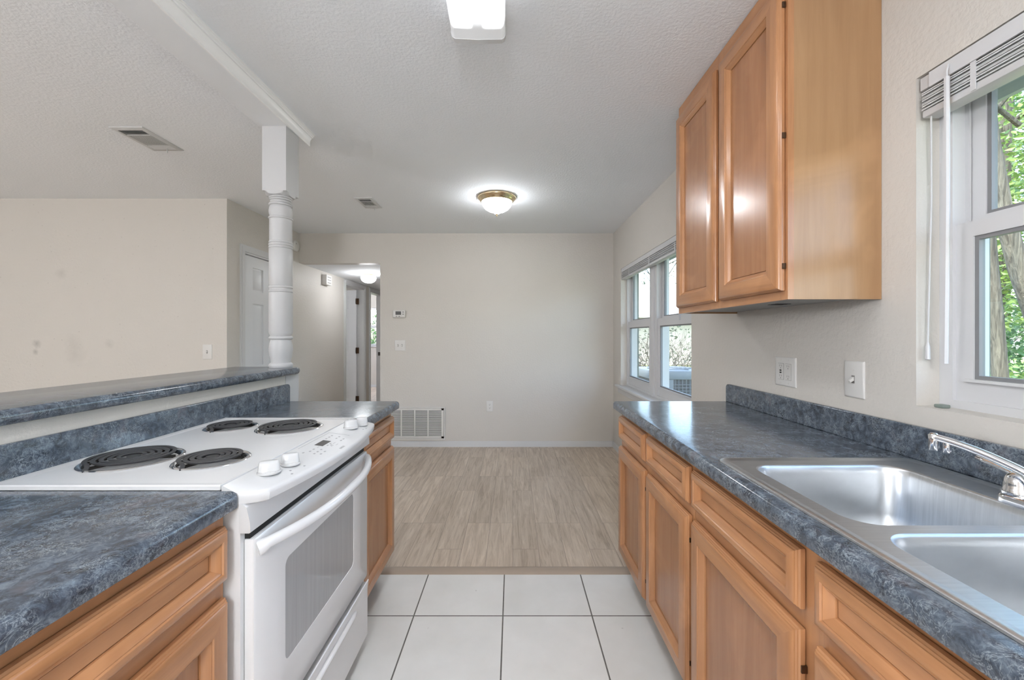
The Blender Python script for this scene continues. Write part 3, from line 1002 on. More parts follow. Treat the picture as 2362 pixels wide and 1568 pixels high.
# square head with scooped lower corners
zt, zb = 2.376, 2.034
mb.box(PX - h, PX + h, PY - h, PY + h, zb + 0.002, zt)
prof = [(h * 1.0, zb + 0.002), (h * 0.98, zb - 0.010), (h * 0.93, zb - 0.016)]
n = 48
ring0, ring1, ring2 = [], [], []
for k in range(n):
    t = 2 * PI * k / n
    ca, sa = math.cos(t), math.sin(t)
    q = h / max(abs(ca), abs(sa))
    ring0.append((PX + q * ca, PY + q * sa, zb + 0.002))
    rr = min(q, h * 1.12)
    dz = (q - h) / (h * 0.4142)
    ring1.append((PX + rr * ca, PY + rr * sa, zb - 0.016 + 0.016 * dz))
    ring2.append((PX + h * 0.90 * ca, PY + h * 0.90 * sa, zb - 0.017))
mb.loft([ring0, ring1, ring2], 0, False, True)
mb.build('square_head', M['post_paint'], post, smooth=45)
mb = MB()
R = 0.0545
def bead(z, r0, r1, w):
    return [(r0, z - w), (r0 + (r1 - r0) * 0.7, z - w * 0.75), (r1, z - w * 0.2), (r1, z + w * 0.2), (r0 + (r1 - r0) * 0.7, z + w * 0.75), (r0, z + w)]
prof = [(0.03, BZ1), (0.055, BZ1), (0.0580, BZ1 + 0.006), (0.0585, BZ1 + 0.014), (0.055, BZ1 + 0.022)]
prof += [(0.0485, BZ1 + 0.026), (0.0485, BZ1 + 0.036), (0.0520, BZ1 + 0.052), (0.0570, BZ1 + 0.078), (0.0585, BZ1 + 0.100), (0.0570, BZ1 + 0.120), (0.052, BZ1 + 0.140), (0.0500, BZ1 + 0.150)]
prof += bead(BZ1 + 0.161, 0.050, 0.0585, 0.010)
prof += [(0.0525, BZ1 + 0.176), (R + 0.0035, BZ1 + 0.19), (R + 0.0035, 1.500)]
prof += bead(1.508, R, R + 0.004, 0.007) + bead(1.530, R, R + 0.004, 0.007)
prof += [(R + 0.003, 1.542), (R + 0.003, 1.735)]
prof += bead(1.744, R, R + 0.004, 0.006) + bead(1.758, R + 0.0005, R + 0.005, 0.006) + bead(1.772, R, R + 0.004, 0.006)
prof += [(R + 0.001, 1.782), (R + 0.001, 1.896)]
prof += bead(1.902, R, R + 0.0055, 0.006)
prof += [(0.0515, 1.909), (0.0575, 1.925), (0.0585, 1.940), (0.0565, 1.955), (0.052, 1.968)]
prof += bead(1.975, 0.051, 0.0585, 0.006)
prof += [(0.047, 1.984)] + bead(1.991, 0.047, 0.0515, 0.0055) + bead(2.002, 0.049, 0.0545, 0.0055) + bead(2.013, 0.051, 0.0570, 0.0055) + [(0.053, 2.0200), (0.03, 2.0205)]
mb.lathe(prof, (PX, PY, 0), 40)
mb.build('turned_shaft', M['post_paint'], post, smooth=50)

# ================================================================== RANGE
RY0, RY1 = 0.913, 1.675
rg = thing('kitchen_range', (-0.9, 1.294, 0), 'white slide-in electric range with four coil burners', 'range')
boxmesh('body', M['enamel_side'], [(-1.165, -0.612, RY0 + 0.002, RY1 - 0.002, 0.10, 0.903), (-1.15, -0.66, RY0 + 0.03, RY1 - 0.03, 0.0, 0.10)], rg)
# cooktop with four round openings
burners = [(-1.040, 1.118, 0.112), (-0.820, 1.112, 0.090), (-1.045, 1.512, 0.086), (-0.822, 1.502, 0.112)]
mb = MB()
cx0, cx1 = -1.181, -0.656
def rect(ins, z):
    return [(cx0 + ins, RY0 + ins, z), (cx1 - ins * 0.4, RY0 + ins, z), (cx1 - ins * 0.4, RY1 - ins, z), (cx0 + ins, RY1 - ins, z)]
mb.loft([rect(0, 0.9195), rect(0, 0.928), rect(0.002, 0.9305), rect(0.012, 0.9305), rect(0.020, 0.927), rect(0.024, 0.9265)], 0, True, False)
ix0, ix1, iy0, iy1 = cx0 + 0.024, cx1 - 0.0096, RY0 + 0.024, RY1 - 0.024
xm, ym = -0.9265, 1.308
for (bx, by, br) in burners:
    x0, x1 = (ix0, xm) if bx < xm else (xm, ix1)
    y0, y1 = (iy0, ym) if by < ym else (ym, iy1)
    angs = [2 * PI * k / 64 for k in range(64)]
    for (qx, qy) in ((x0, y0), (x1, y0), (x1, y1), (x0, y1)):
        angs.append(math.atan2(qy - by, qx - bx) % (2 * PI))
    angs = sorted(set(round(a, 6) for a in angs))
    outer, inner, deep = [], [], []
    for a in angs:
        ca, sa = math.cos(a), math.sin(a)
        s = min([(x1 - bx) / ca if ca > 1e-9 else 9, (x0 - bx) / ca if ca < -1e-9 else 9, (y1 - by) / sa if sa > 1e-9 else 9, (y0 - by) / sa if sa < -1e-9 else 9])
        outer.append((bx + s * ca, by + s * sa, 0.9265))
        inner.append((bx + (br - 0.008) * ca, by + (br - 0.008) * sa, 0.9265))
        deep.append((bx + (br - 0.008) * ca, by + (br - 0.008) * sa, 0.9200))
    mb.loft([outer, inner, deep], 0, False, False)
mb.build('cooktop', M['enamel'], rg)
for (bx, by, br) in burners:
    b = MB()
    b.lathe([(br - 0.010, 0.9290), (br - 0.0135, 0.926), (br - 0.016, 0.920), (br * 0.80, 0.9060), (br * 0.45, 0.9045), (0.026, 0.9042), (0.024, 0.9050), (0.002, 0.9050)], (bx, by, 0), 48, cap=False)
    burner = b.build('burner', M['pan_chrome'], rg, smooth=50)
    tr = MB()
    tr.lathe([(br - 0.001, 0.9268), (br, 0.9285), (br - 0.002, 0.9305), (br - 0.006, 0.9312), (br - 0.010, 0.9300), (br - 0.012, 0.9270)], (bx, by, 0), 48, cap=False)
    tr.build('trim_ring', M['chrome'], burner, smooth=50)
    c = MB()
    turns = 4.6 if br > 0.1 else 3.6
    r0, r1 = 0.022, br - 0.0175
    path = []
    for k in range(int(turns * 36) + 1):
        t = k / 36 * 2 * PI
        r = r0 + (r1 - r0) * min(1.0, (k / 36) / (turns - 0.15))
        path.append((bx + r * math.cos(t + 0.6), by + r * math.sin(t + 0.6), 0.9395))
    # tail dips into the receptacle at the rim
    last = Vector(path[-1]); ang = math.atan2(last.y - by, last.x - bx)
    tang = Vector((-math.sin(ang), math.cos(ang), 0))
    rad = Vector((math.cos(ang), math.sin(ang), 0))
    path += [tuple(last + tang * 0.015 + rad * 0.004 + Vector((0, 0, -0.004))), tuple(last + tang * 0.026 + rad * 0.012 + Vector((0, 0, -0.012)))]
    c.tube(path, 0.005, section=[(-0.0052, 0.0), (-0.0042, 0.0011), (0.0042, 0.0011), (0.0052, 0.0), (0.0020, -0.0050), (-0.0020, -0.0050)])
    c.lathe([(0.001, 0.9345), (0.015, 0.9345), (0.015, 0.9375), (0.001, 0.9380)], (bx, by, 0), 20, 0)
    c.build('coil', M['coil'], burner)
    s = MB()
    for k in range(3):
        t = 2 * PI * k / 3 + 0.2
        d = Vector((math.cos(t), math.sin(t), 0)); n_ = Vector((-d.y, d.x, 0)) * 0.0012
        p0, p1 = Vector((bx, by, 0)) + d * 0.012, Vector((bx, by, 0)) + d * (br - 0.012)
        vs_ = []
        for (p, zlo) in ((p0, 0.926), (p1, 0.926)):
            vs_ += [(p.x + n_.x, p.y + n_.y, zlo), (p.x - n_.x, p.y - n_.y, zlo), (p.x - n_.x, p.y - n_.y, 0.9342), (p.x + n_.x, p.y + n_.y, 0.9342)]
        s.loft([vs_[:4], vs_[4:]])
    s.build('coil_support', M['pan_chrome'], burner)

# bowed control panel
def panel_front(y):
    t = (y - 1.294) / 0.381
    x = -0.566 + 0.046 * (1 - t * t)
    e = abs(t)
    if e > 0.93:
        x -= 0.046 * ((e - 0.93) / 0.07) ** 1.6
    return x
def panel_z(x, y):
    return 0.9295 - 0.0165 * (x + 0.652) / (panel_front(y) - 0.004 + 0.652)
mb = MB()
rings = []
NP = 60
for k in range(NP + 1):
    y = 0.9135 + (1.6745 - 0.9135) * k / NP
    xf = panel_front(y)
    rings.append([(-0.652, y, 0.889), (-0.6535, y, 0.927), (-0.651, y, 0.9295), (xf - 0.012, y, 0.9142), (xf - 0.005, y, 0.9125), (xf - 0.0008, y, 0.9085),
                  (xf, y, 0.903), (xf - 0.002, y, 0.8895), (xf - 0.006, y, 0.887), (xf - 0.03, y, 0.887)])
mb.loft(rings)
cp = mb.build('control_panel', M['panel_white'], rg, smooth=40)

def on_panel(mbx, pts, hgt=0.0004, mat=0):
    v = [(x, y, panel_z(x, y) + 0.0001) for x, y in pts] + [(x, y, panel_z(x, y) + hgt) for x, y in pts]
    n_ = len(pts)
    mbx.add(v, [list(range(n_, 2 * n_))] + [[i, (i + 1) % n_, n_ + (i + 1) % n_, n_ + i] for i in range(n_)], mat)
def prect(mbx, x, y, wx, wy, hgt=0.0004, mat=0):
    on_panel(mbx, [(x - wx / 2, y - wy / 2), (x + wx / 2, y - wy / 2), (x + wx / 2, y + wy / 2), (x - wx / 2, y + wy / 2)], hgt, mat)
mb = MB(); prect(mb, -0.606, 1.300, 0.026, 0.060, 0.0006); mb.build('display', M['lcd'], cp)
mb = MB()
prect(mb, -0.641, 1.320, 0.0012, 0.205)
prect(mb, -0.605, 1.4225, 0.070, 0.0012)
for (x, y) in ((-0.618, 1.372), (-0.618, 1.392), (-0.592, 1.368), (-0.592, 1.390), (-0.570, 1.352), (-0.570, 1.372), (-0.618, 1.350),
               (-0.602, 1.232), (-0.602, 1.210), (-0.582, 1.238), (-0.582, 1.215), (-0.582, 1.195), (-0.565, 1.225), (-0.565, 1.200), (-0.612, 1.190),
               (-0.584, 1.285), (-0.584, 1.305), (-0.576, 1.292)):
    prect(mb, x, y, 0.0050, 0.0085)
for (x, y, w) in ((-0.577, 1.316, 0.018), (-0.570, 1.286, 0.018), (-0.563, 1.305, 0.016), (-0.600, 1.255, 0.010)):
    prect(mb, x, y, 0.0014, w)
for (x, y) in ((-0.574, 1.052), (-0.561, 1.035), (-0.560, 1.095), (-0.556, 1.545), (-0.560, 1.525)):
    prect(mb, x, y, 0.0045, 0.0055)
mb.build('printed_marks', M['print'], cp)
mb = MB()
for (x, y) in ((-0.538, 1.272), (-0.538, 1.280), (-0.538, 1.288), (-0.538, 1.296)):
    prect(mb, x, y, 0.0075, 0.0055)
mb.build('lettering', M['print'], cp)
for (kx, ky, kr, rot) in ((-0.609, 1.018, 0.0265, 0.5), (-0.594, 1.088, 0.0235, 0.5), (-0.602, 1.515, 0.0265, 0.5), (-0.586, 1.580, 0.0235, 0.5)):
    z0 = panel_z(kx, ky)
    mb = MB()
    mb.lathe([(kr - 0.003, z0), (kr, z0 + 0.002), (kr, z0 + 0.005), (kr - 0.003, z0 + 0.0075), (kr - 0.008, z0 + 0.0085), (0.001, z0 + 0.0095)], (kx, ky, 0), 36)
    kb = mb.build('control_knob', M['knob_white'], rg, smooth=50)
    # grip: a tapered bar with rounded top across the skirt
    g = MB()
    ca, sa = math.cos(rot), math.sin(rot)
    rings = []
    for (hh, L, Wd) in ((0.008, kr * 0.93, kr * 0.62), (0.016, kr * 0.90, kr * 0.52), (0.026, kr * 0.86, kr * 0.42), (0.030, kr * 0.80, kr * 0.34), (0.0315, kr * 0.70, kr * 0.24)):
        ring = []
        for k in range(20):
            t = 2 * PI * k / 20
            a = L * math.copysign(abs(math.cos(t)) ** 0.5, math.cos(t))
            b = Wd * math.copysign(abs(math.sin(t)) ** 0.7, math.sin(t))
            ring.append((kx + a * ca - b * sa, ky + a * sa + b * ca, z0 + hh))
        rings.append(ring)
    g.loft(rings)
    g.build('grip', M['knob_white'], kb, smooth=50)
    t_ = MB()
    for k in range(14):
        a = 2 * PI * k / 14
        px, py = kx + (kr - 0.0035) * math.cos(a), ky + (kr - 0.0035) * math.sin(a)
        t_.box(px - 0.0006, px + 0.0006, py - 0.0006, py + 0.0006, z0 + 0.0070, z0 + 0.0078)
    t_.build('dial_marks', M['print'], kb)

# bowed fascia under the panel
mb = MB()
rings = []
for k in range(31):
    y = 0.9145 + (1.6735 - 0.9145) * k / 30
    t = (y - 1.294) / 0.3795
    xb = -0.596 + 0.030 * (1 - t * t)
    rings.append([(-0.615, y, 0.822), (-0.615, y, 0.8875), (xb - 0.010, y, 0.8875), (xb - 0.002, y, 0.880), (-0.590, y, 0.846), (-0.589, y, 0.824), (-0.592, y, 0.822)])
mb.loft(rings)
mb.build('fascia', M['panel_white'], rg)
boxmesh('shadow_gap', M['black'], [(-0.614, -0.600, 0.930, 1.640, 0.803, 0.823)], rg)  # black strip put in for the shade between fascia and oven door
DX = -0.586
mb = MB()
# door slab with rectangular window opening
wy0, wy1, wz0, wz1 = 1.050, 1.500, 0.424, 0.690
dy0, dy1, dz0, dz1 = 0.926, 1.642, 0.302, 0.803
mb.bbox(-0.611, DX - 0.004, dy0, dy1, dz0, dz1, r=0.003)
ringo = lambda i, x: [(x, dy0 + i, dz0 + i), (x, dy1 - i, dz0 + i), (x, dy1 - i, dz1 - i), (x, dy0 + i, dz1 - i)]
def rrect(y0, y1, z0, z1, r, x, n_=5):
    pts = []
    for (cy_, cz_, a0) in ((y0 + r, z0 + r, PI), (y1 - r, z0 + r, 1.5 * PI), (y1 - r, z1 - r, 0), (y0 + r, z1 - r, 0.5 * PI)):
        for k in range(n_):
            t = a0 + k * (PI / 2) / (n_ - 1)
            pts.append((x, cy_ + r * math.cos(t), cz_ + r * math.sin(t)))
    return pts
mb.loft([rrect(dy0, dy1, dz0, dz1, 0.006, DX - 0.005), rrect(dy0, dy1, dz0, dz1, 0.006, DX - 0.003), rrect(dy0 + 0.004, dy1 - 0.004, dz0 + 0.004, dz1 - 0.004, 0.008, DX),
         rrect(wy0, wy1, wz0, wz1, 0.020, DX), rrect(wy0 + 0.001, wy1 - 0.001, wz0 + 0.001, wz1 - 0.001, 0.020, DX - 0.003)], 0, False, False)
od = mb.build('oven_door', M['enamel'], rg)
mb = MB(); mb.loft([rrect(wy0, wy1, wz0, wz1, 0.020, DX - 0.0035), rrect(wy0, wy1, wz0, wz1, 0.020, DX - 0.0012)]); mb.build('oven_window', M['oven_glass'], od)
mb = MB()
path, rad = [], []
for k in range(41):
    s = -1 + 2 * k / 40
    y = 1.284 + 0.330 * s
    x = DX + 0.012 + 0.060 * (1 - abs(s) ** 2.4)
    path.append((x, y, 0.782)); rad.append(0.0125)
path = [(DX - 0.002, 0.938, 0.776), (DX + 0.004, 0.944, 0.778)] + path + [(DX + 0.004, 1.624, 0.778), (DX - 0.002, 1.630, 0.776)]
rad = [0.017, 0.0165] + rad + [0.0165, 0.017]
mb.tube(path, rad, 14, flat=1.1)
mb.build('oven_handle', M['enamel'], od, smooth=60)
mb = MB()
mb.loft([[(x, 0.926, z) for x, z in q] for q in ([(-0.611, 0.066), (DX, 0.066), (DX, 0.250), (DX + 0.002, 0.268), (DX + 0.005, 0.284), (DX + 0.002, 0.287), (DX - 0.005, 0.276), (-0.611, 0.276)],)] +
        [[(x, 1.642, z) for x, z in q] for q in ([(-0.611, 0.066), (DX, 0.066), (DX, 0.250), (DX + 0.002, 0.268), (DX + 0.005, 0.284), (DX + 0.002, 0.287), (DX - 0.005, 0.276), (-0.611, 0.276)],)])
dr = mb.build('storage_drawer', M['enamel'], rg)
mb = MB()
mb.tube([(DX - 0.006, 1.040, 0.232), (DX + 0.002, 1.056, 0.238), (DX + 0.007, 1.085, 0.243), (DX + 0.007, 1.475, 0.243), (DX + 0.002, 1.515, 0.238), (DX - 0.006, 1.530, 0.232)],
        [0.003, 0.007, 0.0085, 0.0085, 0.007, 0.003], 12, flat=0.9)
mb.build('drawer_pull', M['enamel'], dr, smooth=60)
boxmesh('drawer_gap_shade', M['dark_slot'], [(-0.6118, -0.604, 0.930, 1.638, 0.276, 0.303)], rg)  # dark strip stands for the shade in the gap above the drawer

# ================================================================== SINK AND FAUCET
sk = thing('kitchen_sink', (0.84, 0.72, CT), 'stainless double-bowl sink set in the slate-blue counter', 'sink')
FX0, FX1, FY0, FY1 = 0.570, 1.112, 0.300, 1.146
bowls = [(0.625, 1.018, 0.738, 1.088), (0.625, 1.018, 0.355, 0.708)]
def rr_xy(x0, x1, y0, y1, r, z, n_=7):
    pts = []
    for (cx_, cy_, a0) in ((x0 + r, y0 + r, PI), (x1 - r, y0 + r, 1.5 * PI), (x1 - r, y1 - r, 0), (x0 + r, y1 - r, 0.5 * PI)):
        for k in range(n_):
            t = a0 + k * (PI / 2) / (n_ - 1)
            pts.append((cx_ + r * math.cos(t), cy_ + r * math.sin(t), z))
    return pts
mb = MB()
RZ = 0.9245
# outer rolled rim
rim = [rr_xy(FX0, FX1, FY0, FY1, 0.03, 0.9195), rr_xy(FX0 + 0.0008, FX1 - 0.0008, FY0 + 0.0008, FY1 - 0.0008, 0.03, 0.9228),
       rr_xy(FX0 + 0.004, FX1 - 0.004, FY0 + 0.004, FY1 - 0.004, 0.028, 0.9250), rr_xy(FX0 + 0.012, FX1 - 0.012, FY0 + 0.012, FY1 - 0.012, 0.024, 0.9250),
       rr_xy(FX0 + 0.020, FX1 - 0.020, FY0 + 0.020, FY1 - 0.020, 0.018, 0.9225), rr_xy(FX0 + 0.024, FX1 - 0.024, FY0 + 0.024, FY1 - 0.024, 0.016, 0.9220)]
mb.loft(rim, 0, False, False)
ZD = 0.9220
def deck_cell(x0, x1, y0, y1, bx0, bx1, by0, by1, r):
    """flat deck around one bowl opening, from the cell's rectangle in to the rounded bowl edge"""
    inner = rr_xy(bx0, bx1, by0, by1, r, ZD, 9)
    outer = []
    per = len(inner)
    ncor = 9
    cor = [(x0, y0), (x1, y0), (x1, y1), (x0, y1)]
    for c_ in range(4):
        for k in range(ncor):
            px, py, _ = inner[c_ * ncor + k]
            if k == ncor // 2:
                outer.append((*cor[c_], ZD))
            else:
                first = k < ncor // 2
                if c_ == 0: q = (x0, py) if first else (px, y0)
                if c_ == 1: q = (px, y0) if first else (x1, py)
                if c_ == 2: q = (x1, py) if first else (px, y1)
                if c_ == 3: q = (px, y1) if first else (x0, py)
                outer.append((*q, ZD))
    mb.loft([outer, inner], 0, False, False)
ux0, ux1, uy0, uy1 = FX0 + 0.024, FX1 - 0.024, FY0 + 0.024, FY1 - 0.024
deck_cell(ux0, ux1, 0.723, uy1, *bowls[0], 0.055)
deck_cell(ux0, ux1, uy0, 0.723, *bowls[1], 0.055)
mb.build('rim', M['steel'], sk, smooth=40)
for (x0, x1, y0, y1) in bowls:
    b = MB()
    prof = [(0.0, ZD, 0.055), (0.0025, ZD - 0.001, 0.055), (0.005, ZD - 0.005, 0.054), (0.008, ZD - 0.02, 0.053), (0.014, ZD - 0.12, 0.052), (0.020, ZD - 0.150, 0.050), (0.034, ZD - 0.168, 0.045), (0.055, ZD - 0.175, 0.035)]
    b.loft([rr_xy(x0 + i, x1 - i, y0 + i, y1 - i, r, z, 9) for i, z, r in prof], 0, False, True)
    bo = b.build('bowl', M['steel'], sk, smooth=60)
    d = MB(); xc, yc = (x0 + x1) / 2, (y0 + y1) / 2
    d.lathe([(0.045, ZD - 0.1748), (0.044, ZD - 0.172), (0.036, ZD - 0.172), (0.030, ZD - 0.1745), (0.002, ZD - 0.1745)], (xc, yc, 0), 28)
    d.build('drain', M['chrome'], bo)

fa = thing('faucet', (1.035, 0.735, ZD), 'chrome two-handle faucet at the back of the sink', 'faucet')
FXC = 1.035
mb = MB()
rings = []
for (i, z) in ((0.0, ZD + 0.0004), (0.0, ZD + 0.012), (0.002, ZD + 0.016), (0.006, ZD + 0.018)):
    rings.append(rr_xy(FXC - 0.026 + i, FXC + 0.026 - i, 0.610 + i, 0.862 - i, 0.024 - i * 0.5, z, 8))
mb.loft(rings)
mb.build('base_plate', M['chrome'], fa, smooth=50)
for (hy_, sgn) in ((0.836, 1), (0.636, -1)):
    mb = MB()
    z = ZD + 0.018
    mb.lathe([(0.023, z), (0.0235, z + 0.006), (0.021, z + 0.012), (0.020, z + 0.022), (0.0185, z + 0.032), (0.014, z + 0.041), (0.006, z + 0.046), (0.001, z + 0.0465)], (FXC, hy_, 0), 24)
    hn = mb.build('handle', M['chrome'], fa, smooth=60)
    lv = MB()
    lv.tube([(FXC, hy_, z + 0.040), (FXC + 0.002, hy_ + sgn * 0.022, z + 0.044), (FXC + 0.004, hy_ + sgn * 0.05, z + 0.050), (FXC + 0.006, hy_ + sgn * 0.074, z + 0.054), (FXC + 0.006, hy_ + sgn * 0.079, z + 0.054)],
            [0.007, 0.0075, 0.0095, 0.0095, 0.005], 12, flat=0.6)
    lv.build('lever', M['chrome'], hn, smooth=60)
mb = MB()
z = ZD + 0.018
mb.lathe([(0.020, z), (0.0195, z + 0.012), (0.016, z + 0.024), (0.014, z + 0.036), (0.008, z + 0.042), (0.001, z + 0.043)], (FXC, 0.735, 0), 24)
hub = mb.build('spout_hub', M['chrome'], fa, smooth=60)
mb = MB()
P0, P1 = Vector((FXC, 0.735, 0.962)), Vector((0.958, 0.925, 1.036))
pts, rad = [], []
for k in range(21):
    t = k / 20
    p = P0.lerp(P1, t)
    p.z = 0.962 + 0.074 * (1.14 * t - 0.14 * t ** 4) + 0.006 * math.sin(PI * min(1, t * 1.0)) * (t > 0.3)
    pts.append(tuple(p)); rad.append(0.0085 + 0.0015 * (1 - t))
d = (P1 - P0); d.z = 0; d.normalize()
mb.tube(pts, rad, 14, flat=0.9)
tip = Vector(pts[-1])
mb.lathe([(0.0085, -0.030), (0.0095, -0.026), (0.0095, -0.006), (0.0095, 0.004), (0.006, 0.0085), (0.001, 0.009)], tip + d * 0.002, 18)
mb.lathe([(0.0065, -0.030), (0.0072, -0.027), (0.0072, -0.012), (0.006, -0.004)], tip - d * 0.020, 14)
mb.build('spout', M['chrome'], hub, smooth=60)

# ================================================================== CEILING LIGHTS
lt = thing('fluorescent_light', (-0.112, 0.92, CZ), 'long white fluorescent wrap light on the kitchen ceiling', 'ceiling light')
lt.rotation_euler = (0, 0, math.radians(1.5))
mb = MB()
L2, Wh = 0.585, 0.097
prof = [(-Wh, 0.0), (-Wh - 0.001, -0.060), (-Wh + 0.004, -0.074), (-Wh + 0.014, -0.080), (0, -0.083), (Wh - 0.014, -0.080), (Wh - 0.004, -0.074), (Wh + 0.001, -0.060), (Wh, 0.0)]
def local(mbx, name, mat, parent, smooth=40):
    mbx.v = [(x + parent.location.x, y + parent.location.y, z + parent.location.z) for x, y, z in mbx.v]
    return mbx.build(name, mat, parent, smooth=smooth)
mb.loft([[(x, -L2, z) for x, z in prof], [(x, L2, z) for x, z in prof]], 0, False, False)
local(mb, 'acrylic_diffuser', M['tube_glow'], lt)
for s in (-1, 1):
    mb = MB()
    sc_ = 1.03
    p2 = [(x * sc_, z * 1.02 if z < 0 else z) for x, z in prof]
    y0, y1 = (L2 - 0.004, L2 + 0.016) if s > 0 else (-L2 - 0.016, -L2 + 0.004)
    mb.loft([[(x, y0, z) for x, z in p2], [(x, y1, z) for x, z in p2]])
    local(mb, 'end_cap', M['trim'], lt)

dl = thing('dome_light', (-0.135, 3.44, CZ), 'lit dome ceiling light with brass rim and finial', 'ceiling light')
mb = MB(); mb.lathe([(0.150, 0.0), (0.160, -0.004), (0.163, -0.012), (0.158, -0.020), (0.150, -0.026), (0.142, -0.034), (0.135, -0.046), (0.129, -0.047), (0.128, -0.03)], (-0.135, 3.44, CZ), 56)
mb.build('brass_rim', M['brass'], dl, smooth=60)
mb = MB(); mb.lathe([(0.129, -0.040), (0.127, -0.056), (0.116, -0.080), (0.096, -0.102), (0.070, -0.118), (0.042, -0.128), (0.024, -0.136), (0.016, -0.146), (0.004, -0.148)], (-0.135, 3.44, CZ), 56)
mb.build('glass_bowl', M['dome_glow'], dl, smooth=60)
mb = MB(); mb.lathe([(0.004, -0.146), (0.014, -0.148), (0.013, -0.153), (0.006, -0.156), (0.0055, -0.162), (0.0035, -0.168), (0.0005, -0.169)], (-0.135, 3.44, CZ), 20)
mb.build('finial', M['brass'], dl, smooth=60)

def globe(loc, r, mat, label, group=None):
    t = thing('globe_light', loc, label, 'ceiling light', group)
    m1 = MB(); m1.lathe([(r * 0.80, 0), (r * 0.82, -0.010), (r * 0.80, -0.030)], loc, 32); m1.build('brass_collar', M['brass'], t, smooth=60)
    m2 = MB(); m2.lathe([(r * 0.80, -0.030), (r * 0.97, -0.042), (r, -0.060), (r * 0.94, -0.082), (r * 0.75, -0.106), (r * 0.4, -0.122), (0.004, -0.126)], loc, 32)
    m2.build('glass_globe', mat, t, smooth=60)
    return t
globe((-1.930, 5.45, 2.10), 0.098, M['hall_glow'], 'small lit globe light on the hall ceiling')
def pendant(loc, zc, r, mat, label):  # globes hung out of view, added only to brighten the rooms
    t = thing('fill_globe', loc, label, 'fill light')
    m1 = MB(); m1.tube([(loc[0], loc[1], CZ - 0.02), (loc[0], loc[1], zc + r)], 0.006, 8); m1.lathe([(0.05, 0), (0.05, -0.02), (0.01, -0.03)], loc, 20); m1.build('stem', M['brass'], t)
    m2 = MB(); m2.lathe([(0.01 + r * math.sin(PI * k / 16), r * math.cos(PI * k / 16)) for k in range(17)], (loc[0], loc[1], zc), 32); m2.build('glass_globe', mat, t, smooth=60)
pendant((-4.2, -1.0, CZ), 1.75, 0.25, M['living_fill'], 'added fill globe in the living room, out of view to the left')
pendant((-4.3, 6.0, 2.44), 2.0, 0.12, M['back_fill'], 'added unseen fill globe in the room behind the open hall door')
pendant((-4.0, 8.6, 2.44), 2.0, 0.14, M['back_fill'], 'added unseen fill globe in the bedroom')
pendant((-0.2, -1.4, CZ), 1.75, 0.22, M['back_fill'], 'added fill globe in the kitchen, unseen behind the camera')

# ================================================================== VENTS
def register(x0, x1, y0, y1, label, fine):
    t = thing('ceiling_vent', ((x0 + x1) / 2, (y0 + y1) / 2, CZ), label, 'vent', 'ceiling vents')
    b = 0.026
    m1 = MB()
    # stamped flange, sloping down from the ceiling to its inner edge
    rg_ = []
    for ins, z in ((0, CZ), (0, CZ - 0.004), (0.004, CZ - 0.007), (b, CZ - 0.009), (b + 0.002, CZ - 0.002)):
        rg_.append([(x0 + ins, y0 + ins, z), (x1 - ins, y0 + ins, z), (x1 - ins, y1 - ins, z), (x0 + ins, y1 - ins, z)])
    m1.loft(rg_, 0, False, False)
    m1.build('flange', M['alu'], t)
    m2 = MB(); m2.box(x0 + b, x1 - b, y0 + b, y1 - b, CZ - 0.0025, CZ - 0.001); m2.build('duct_opening', M['black'], t)
    m3 = MB()
    ix0_, ix1_, iy0_, iy1_ = x0 + b, x1 - b, y0 + b, y1 - b
    span = iy1_ - iy0_
    def slat_x(y, tilt):
        m3.add([(ix0_, y, CZ - 0.003), (ix1_, y, CZ - 0.003), (ix1_, y + tilt, CZ - 0.010), (ix0_, y + tilt, CZ - 0.010),
                (ix0_, y + 0.001, CZ - 0.003), (ix1_, y + 0.001, CZ - 0.003), (ix1_, y + tilt + 0.001, CZ - 0.010), (ix0_, y + tilt + 0.001, CZ - 0.010)],
               [(0, 1, 2, 3), (4, 5, 6, 7), (3, 2, 6, 7), (0, 1, 5, 4)])
    for k in range(4):
        slat_x(iy0_ + 0.010 + k * 0.012, -0.008)
    for k in range(4):
        slat_x(iy1_ - 0.050 + k * 0.012, 0.008)
    m3.box(ix0_, ix1_, iy0_ + 0.055, iy0_ + 0.060, CZ - 0.010, CZ - 0.003)
    m3.box(ix0_, ix1_, iy1_ - 0.062, iy1_ - 0.057, CZ - 0.010, CZ - 0.003)
    for k in range(fine):
        x = ix0_ + (ix1_ - ix0_) * (k + 0.5) / fine
        m3.box(x - 0.0022, x + 0.0022, iy0_ + 0.060, iy1_ - 0.062, CZ - 0.0095, CZ - 0.004)
    m3.build('louvers', M['alu'], t)
    m4 = MB(); m4.tube([((x0 + x1) / 2 + 0.02, iy1_ - 0.012, CZ - 0.006), ((x0 + x1) / 2 + 0.02, iy1_ - 0.010, CZ - 0.026), ((x0 + x1) / 2 + 0.018, iy1_ - 0.008, CZ - 0.034)], 0.0022, 6)
    m4.build('damper_lever', M['alu'], t)
    return t
register(-2.268, -2.078, 2.285, 2.575, 'long grey ceiling vent left of the beam and post', 13)
register(-1.350, -1.195, 3.455, 3.730, 'small square ceiling vent between the post and the dome light', 7)

